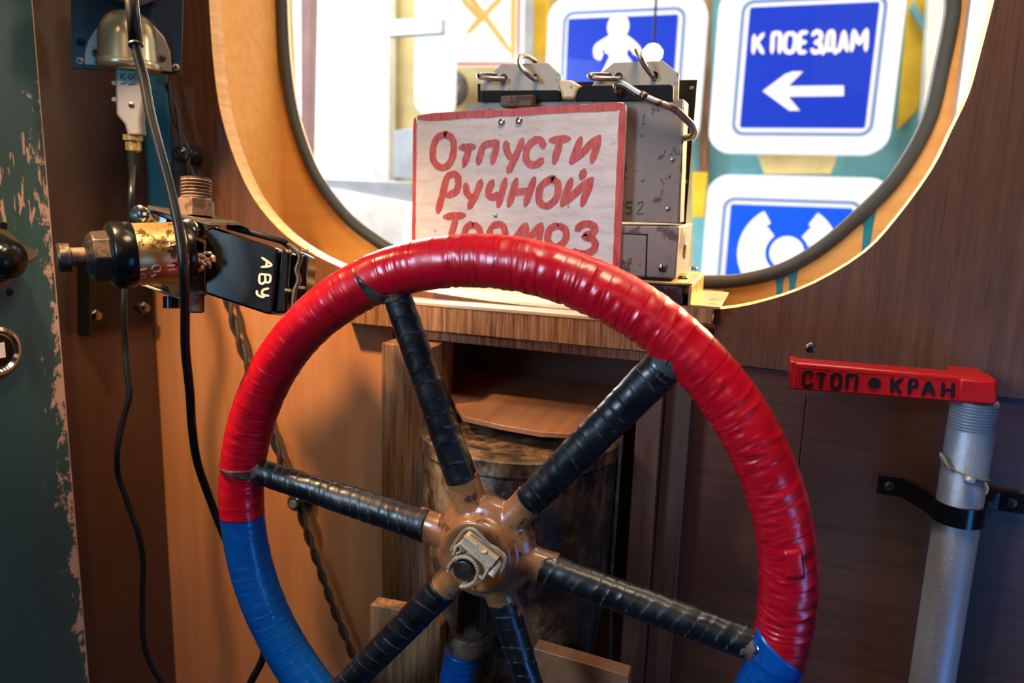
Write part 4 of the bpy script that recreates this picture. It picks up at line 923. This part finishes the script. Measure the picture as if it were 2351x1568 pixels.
s2 = lightbox('light_box_sign', 'blue illuminated pedestrian sign behind the apparatus', ((1256, -6), (1625, -20), (1598, 330), (1250, 330)), ((1303, 45), (1552, 32), (1545, 300), (1296, 300)), ((1290, 28), (1570, 14), (1562, 316), (1284, 316)), M['lit_blue'])
bm = bmesh.new(); pc = k5(430, 120)
prism([pc+Vector((.030*math.cos(a), 0, .034*math.sin(a))) for a in [i*PI/12 for i in range(24)]], (0, -.002, 0), bm)
for L, wd in (([(440, 165), (425, 210), (415, 250)], .062), ([(420, 165), (370, 195), (338, 220), (345, 262)], .024), ([(450, 170), (500, 210), (520, 240)], .024), ([(425, 240), (400, 300), (360, 370)], .034), ([(425, 240), (470, 300), (500, 370)], .034)):
    stroke([k5(*p) for p in L], wd, nY, .002, bm, 0, 5)
fin('walking_figure', bm, M['lit_white'], s2)
s3 = lightbox('light_box_sign', 'blue illuminated sign with white disc and ring segments, below the arrow sign', ((1618, 404), (2040, 404), (2010, 860), (1600, 860)), ((1680, 468), (1952, 478), (1930, 780), (1650, 780)), ((1662, 452), (1975, 462), (1950, 800), (1632, 800)), M['lit_blue2'])
cc = at(1806, 580, YE-.0032); bm = bmesh.new(); ppx = (at(1906, 580, YE)-at(1806, 580, YE)).length/100
def arc(r, a0, a1, wd, mat_bm):
    A = [a0+(a1-a0)*i/16 for i in range(17)]
    prism([cc+Vector(((r+wd/2)*ppx*math.cos(rad(a)), 0, (r+wd/2)*ppx*math.sin(rad(a)))) for a in A]+[cc+Vector(((r-wd/2)*ppx*math.cos(rad(a)), 0, (r-wd/2)*ppx*math.sin(rad(a)))) for a in A[::-1]], (0, -.002, 0), mat_bm)
def arc_old(r, a0, a1, wd, mat_bm): stroke([cc+Vector((r*ppx*math.cos(rad(a)), 0, r*ppx*math.sin(rad(a)))) for a in [a0+(a1-a0)*i/14 for i in range(15)]], wd*ppx, nY, .002, mat_bm, 0, 2)
arc(100, 122, 236, 34, bm); arc(66, 130, 232, 30, bm); arc(100, 15, 58, 34, bm); arc(66, 20, 52, 30, bm)
prism([cc+Vector((40*ppx*math.cos(a), 0, 40*ppx*math.sin(a))) for a in [i*PI/18 for i in range(36)]], (0, -.002, 0), bm)
fin('white_symbol', bm, M['lit_white'], s3)
# white box with crossed lines
s4 = thing('crossed_light_box', at(1110, 140, YE), 'white illuminated box with yellow crossed lines and red edge', 'sign')
panel('box_face', ((1028, -160), (1192, -160), (1188, 146), (1030, 146)), YE, .06, M['lit_white'], s4)
M['lit_yellow'] = emis('lit_yellow_line', (.95, .52, .14), .95); M['lit_red'] = emis('lit_red_edge', (.8, .06, .04), .8)
bm = bmesh.new()
for a, b in (((1055, -40), (1172, 118)), ((1160, -15), (1075, 75)), ((1044, -150), (1040, 136)), ((1180, -150), (1178, 136)), ((1062, -2), (1108, 48))): stroke([at(*a, YE-.001), at(*b, YE-.001)], .016, nY, .002, bm)
fin('crossed_lines', bm, M['lit_yellow'], s4)
bm = bmesh.new()
for a, b in (((1030, 147), (1190, 147)), ((1194, -150), (1190, 146))): stroke([at(*a, YE-.001), at(*b, YE-.001)], .007, nY, .003, bm)
fin('red_edge', bm, M['lit_red'], s4)
# bright doorway, posts and lamp at the left
dw = thing('window_2', at(790, 200, YE+.2), kind='structure')
panel('bright_pane', ((662, -250), (848, -250), (852, 420), (690, 420)), YE+.22, .02, M['daylight'], dw)
panel('lit_reveal', ((852, -250), (893, -250), (893, 420), (852, 420)), YE+.18, .05, M['white_sill'], dw)
panel('mauve_post', ((688, -250), (716, -250), (704, 420), (690, 300)), YE+.05, .05, M['maroon'], dw)
wlp = thing('hall_lamp', at(985, 200, YE), 'tall white rounded lamp hanging beside the crossed light box', 'lamp')
x0, z0_, x1, z1_ = quadXZ(((952, -120), (1024, -120), (1024, 262), (952, 262)), YE-.12)
fin('diffuser', plate(rrect(x0, z0_, x1, z1_, .04), [], YE-.12, .08), M['lamp_white'], wlp, bevel=.012, seg=3)
panel('lamp_arm', ((888, 44), (1014, 40), (1014, 76), (888, 84)), YE-.16, .03, M['grey_metal'], wlp)
mr = thing('round_mirror', at(1042, 200, YE), 'dark round mirror under the crossed light box', 'mirror')
fin('mirror_disc', lathe(at(1036, 205, YE+.16), nY, [(0, .060), (.010, .060), (.012, .055), (.012, 0)], 40), M['dark_steel'], mr, smooth=2)
hs = thing('hall_counter', at(850, 440, YE-.2), 'pale counter edge with a small white box in the hall', 'counter')
panel('counter_edge', ((700, 408), (960, 418), (1000, 478), (740, 428)), YE-.2, .2, M['grey_metal'], hs)
cf = quad(((640, 428), (740, 430), (1000, 478)), YE-.22); cf += [Vector((cf[2].x, cf[2].y, 0)), Vector((cf[0].x, cf[0].y, 0))]
fin('counter_front', prism(cf, (0, .2, 0)), M['white_sill'], hs, bevel=.003)
bx = thing('small_box', at(925, 410, YE-.1), 'small pale rounded box standing on the hall counter', 'box')
panel('box_shell', ((902, 300), (952, 292), (952, 412), (900, 408)), YE-.1, .06, M['grey_metal'], bx)

# glare spot over the pedestrian sign, put in as a small glowing body
bl = thing('sign_glare', at(1500, 112, YE-.4), 'small glowing body standing in for glare on the pedestrian sign', 'lamp')
M['bulb'] = emis('glare_emission', (1, .88, .65), 4)  # emission of the glare spot, no lamp hangs here
fin('glare_hanger', tube([at(1500, 100, YE-.4), at(1500, 100, YE-.4)+Vector((0, 0, 1.3))], .003, 8), M['black'], bl)  # made-up cord that holds the glare body
fin('glare_body', lathe(at(1500, 100, YE-.4), (0, 0, -1), [(0, 0), (.004, .012), (.016, .022), (.03, .020), (.04, .008), (.042, 0)], 24), M['bulb'], bl, smooth=True)
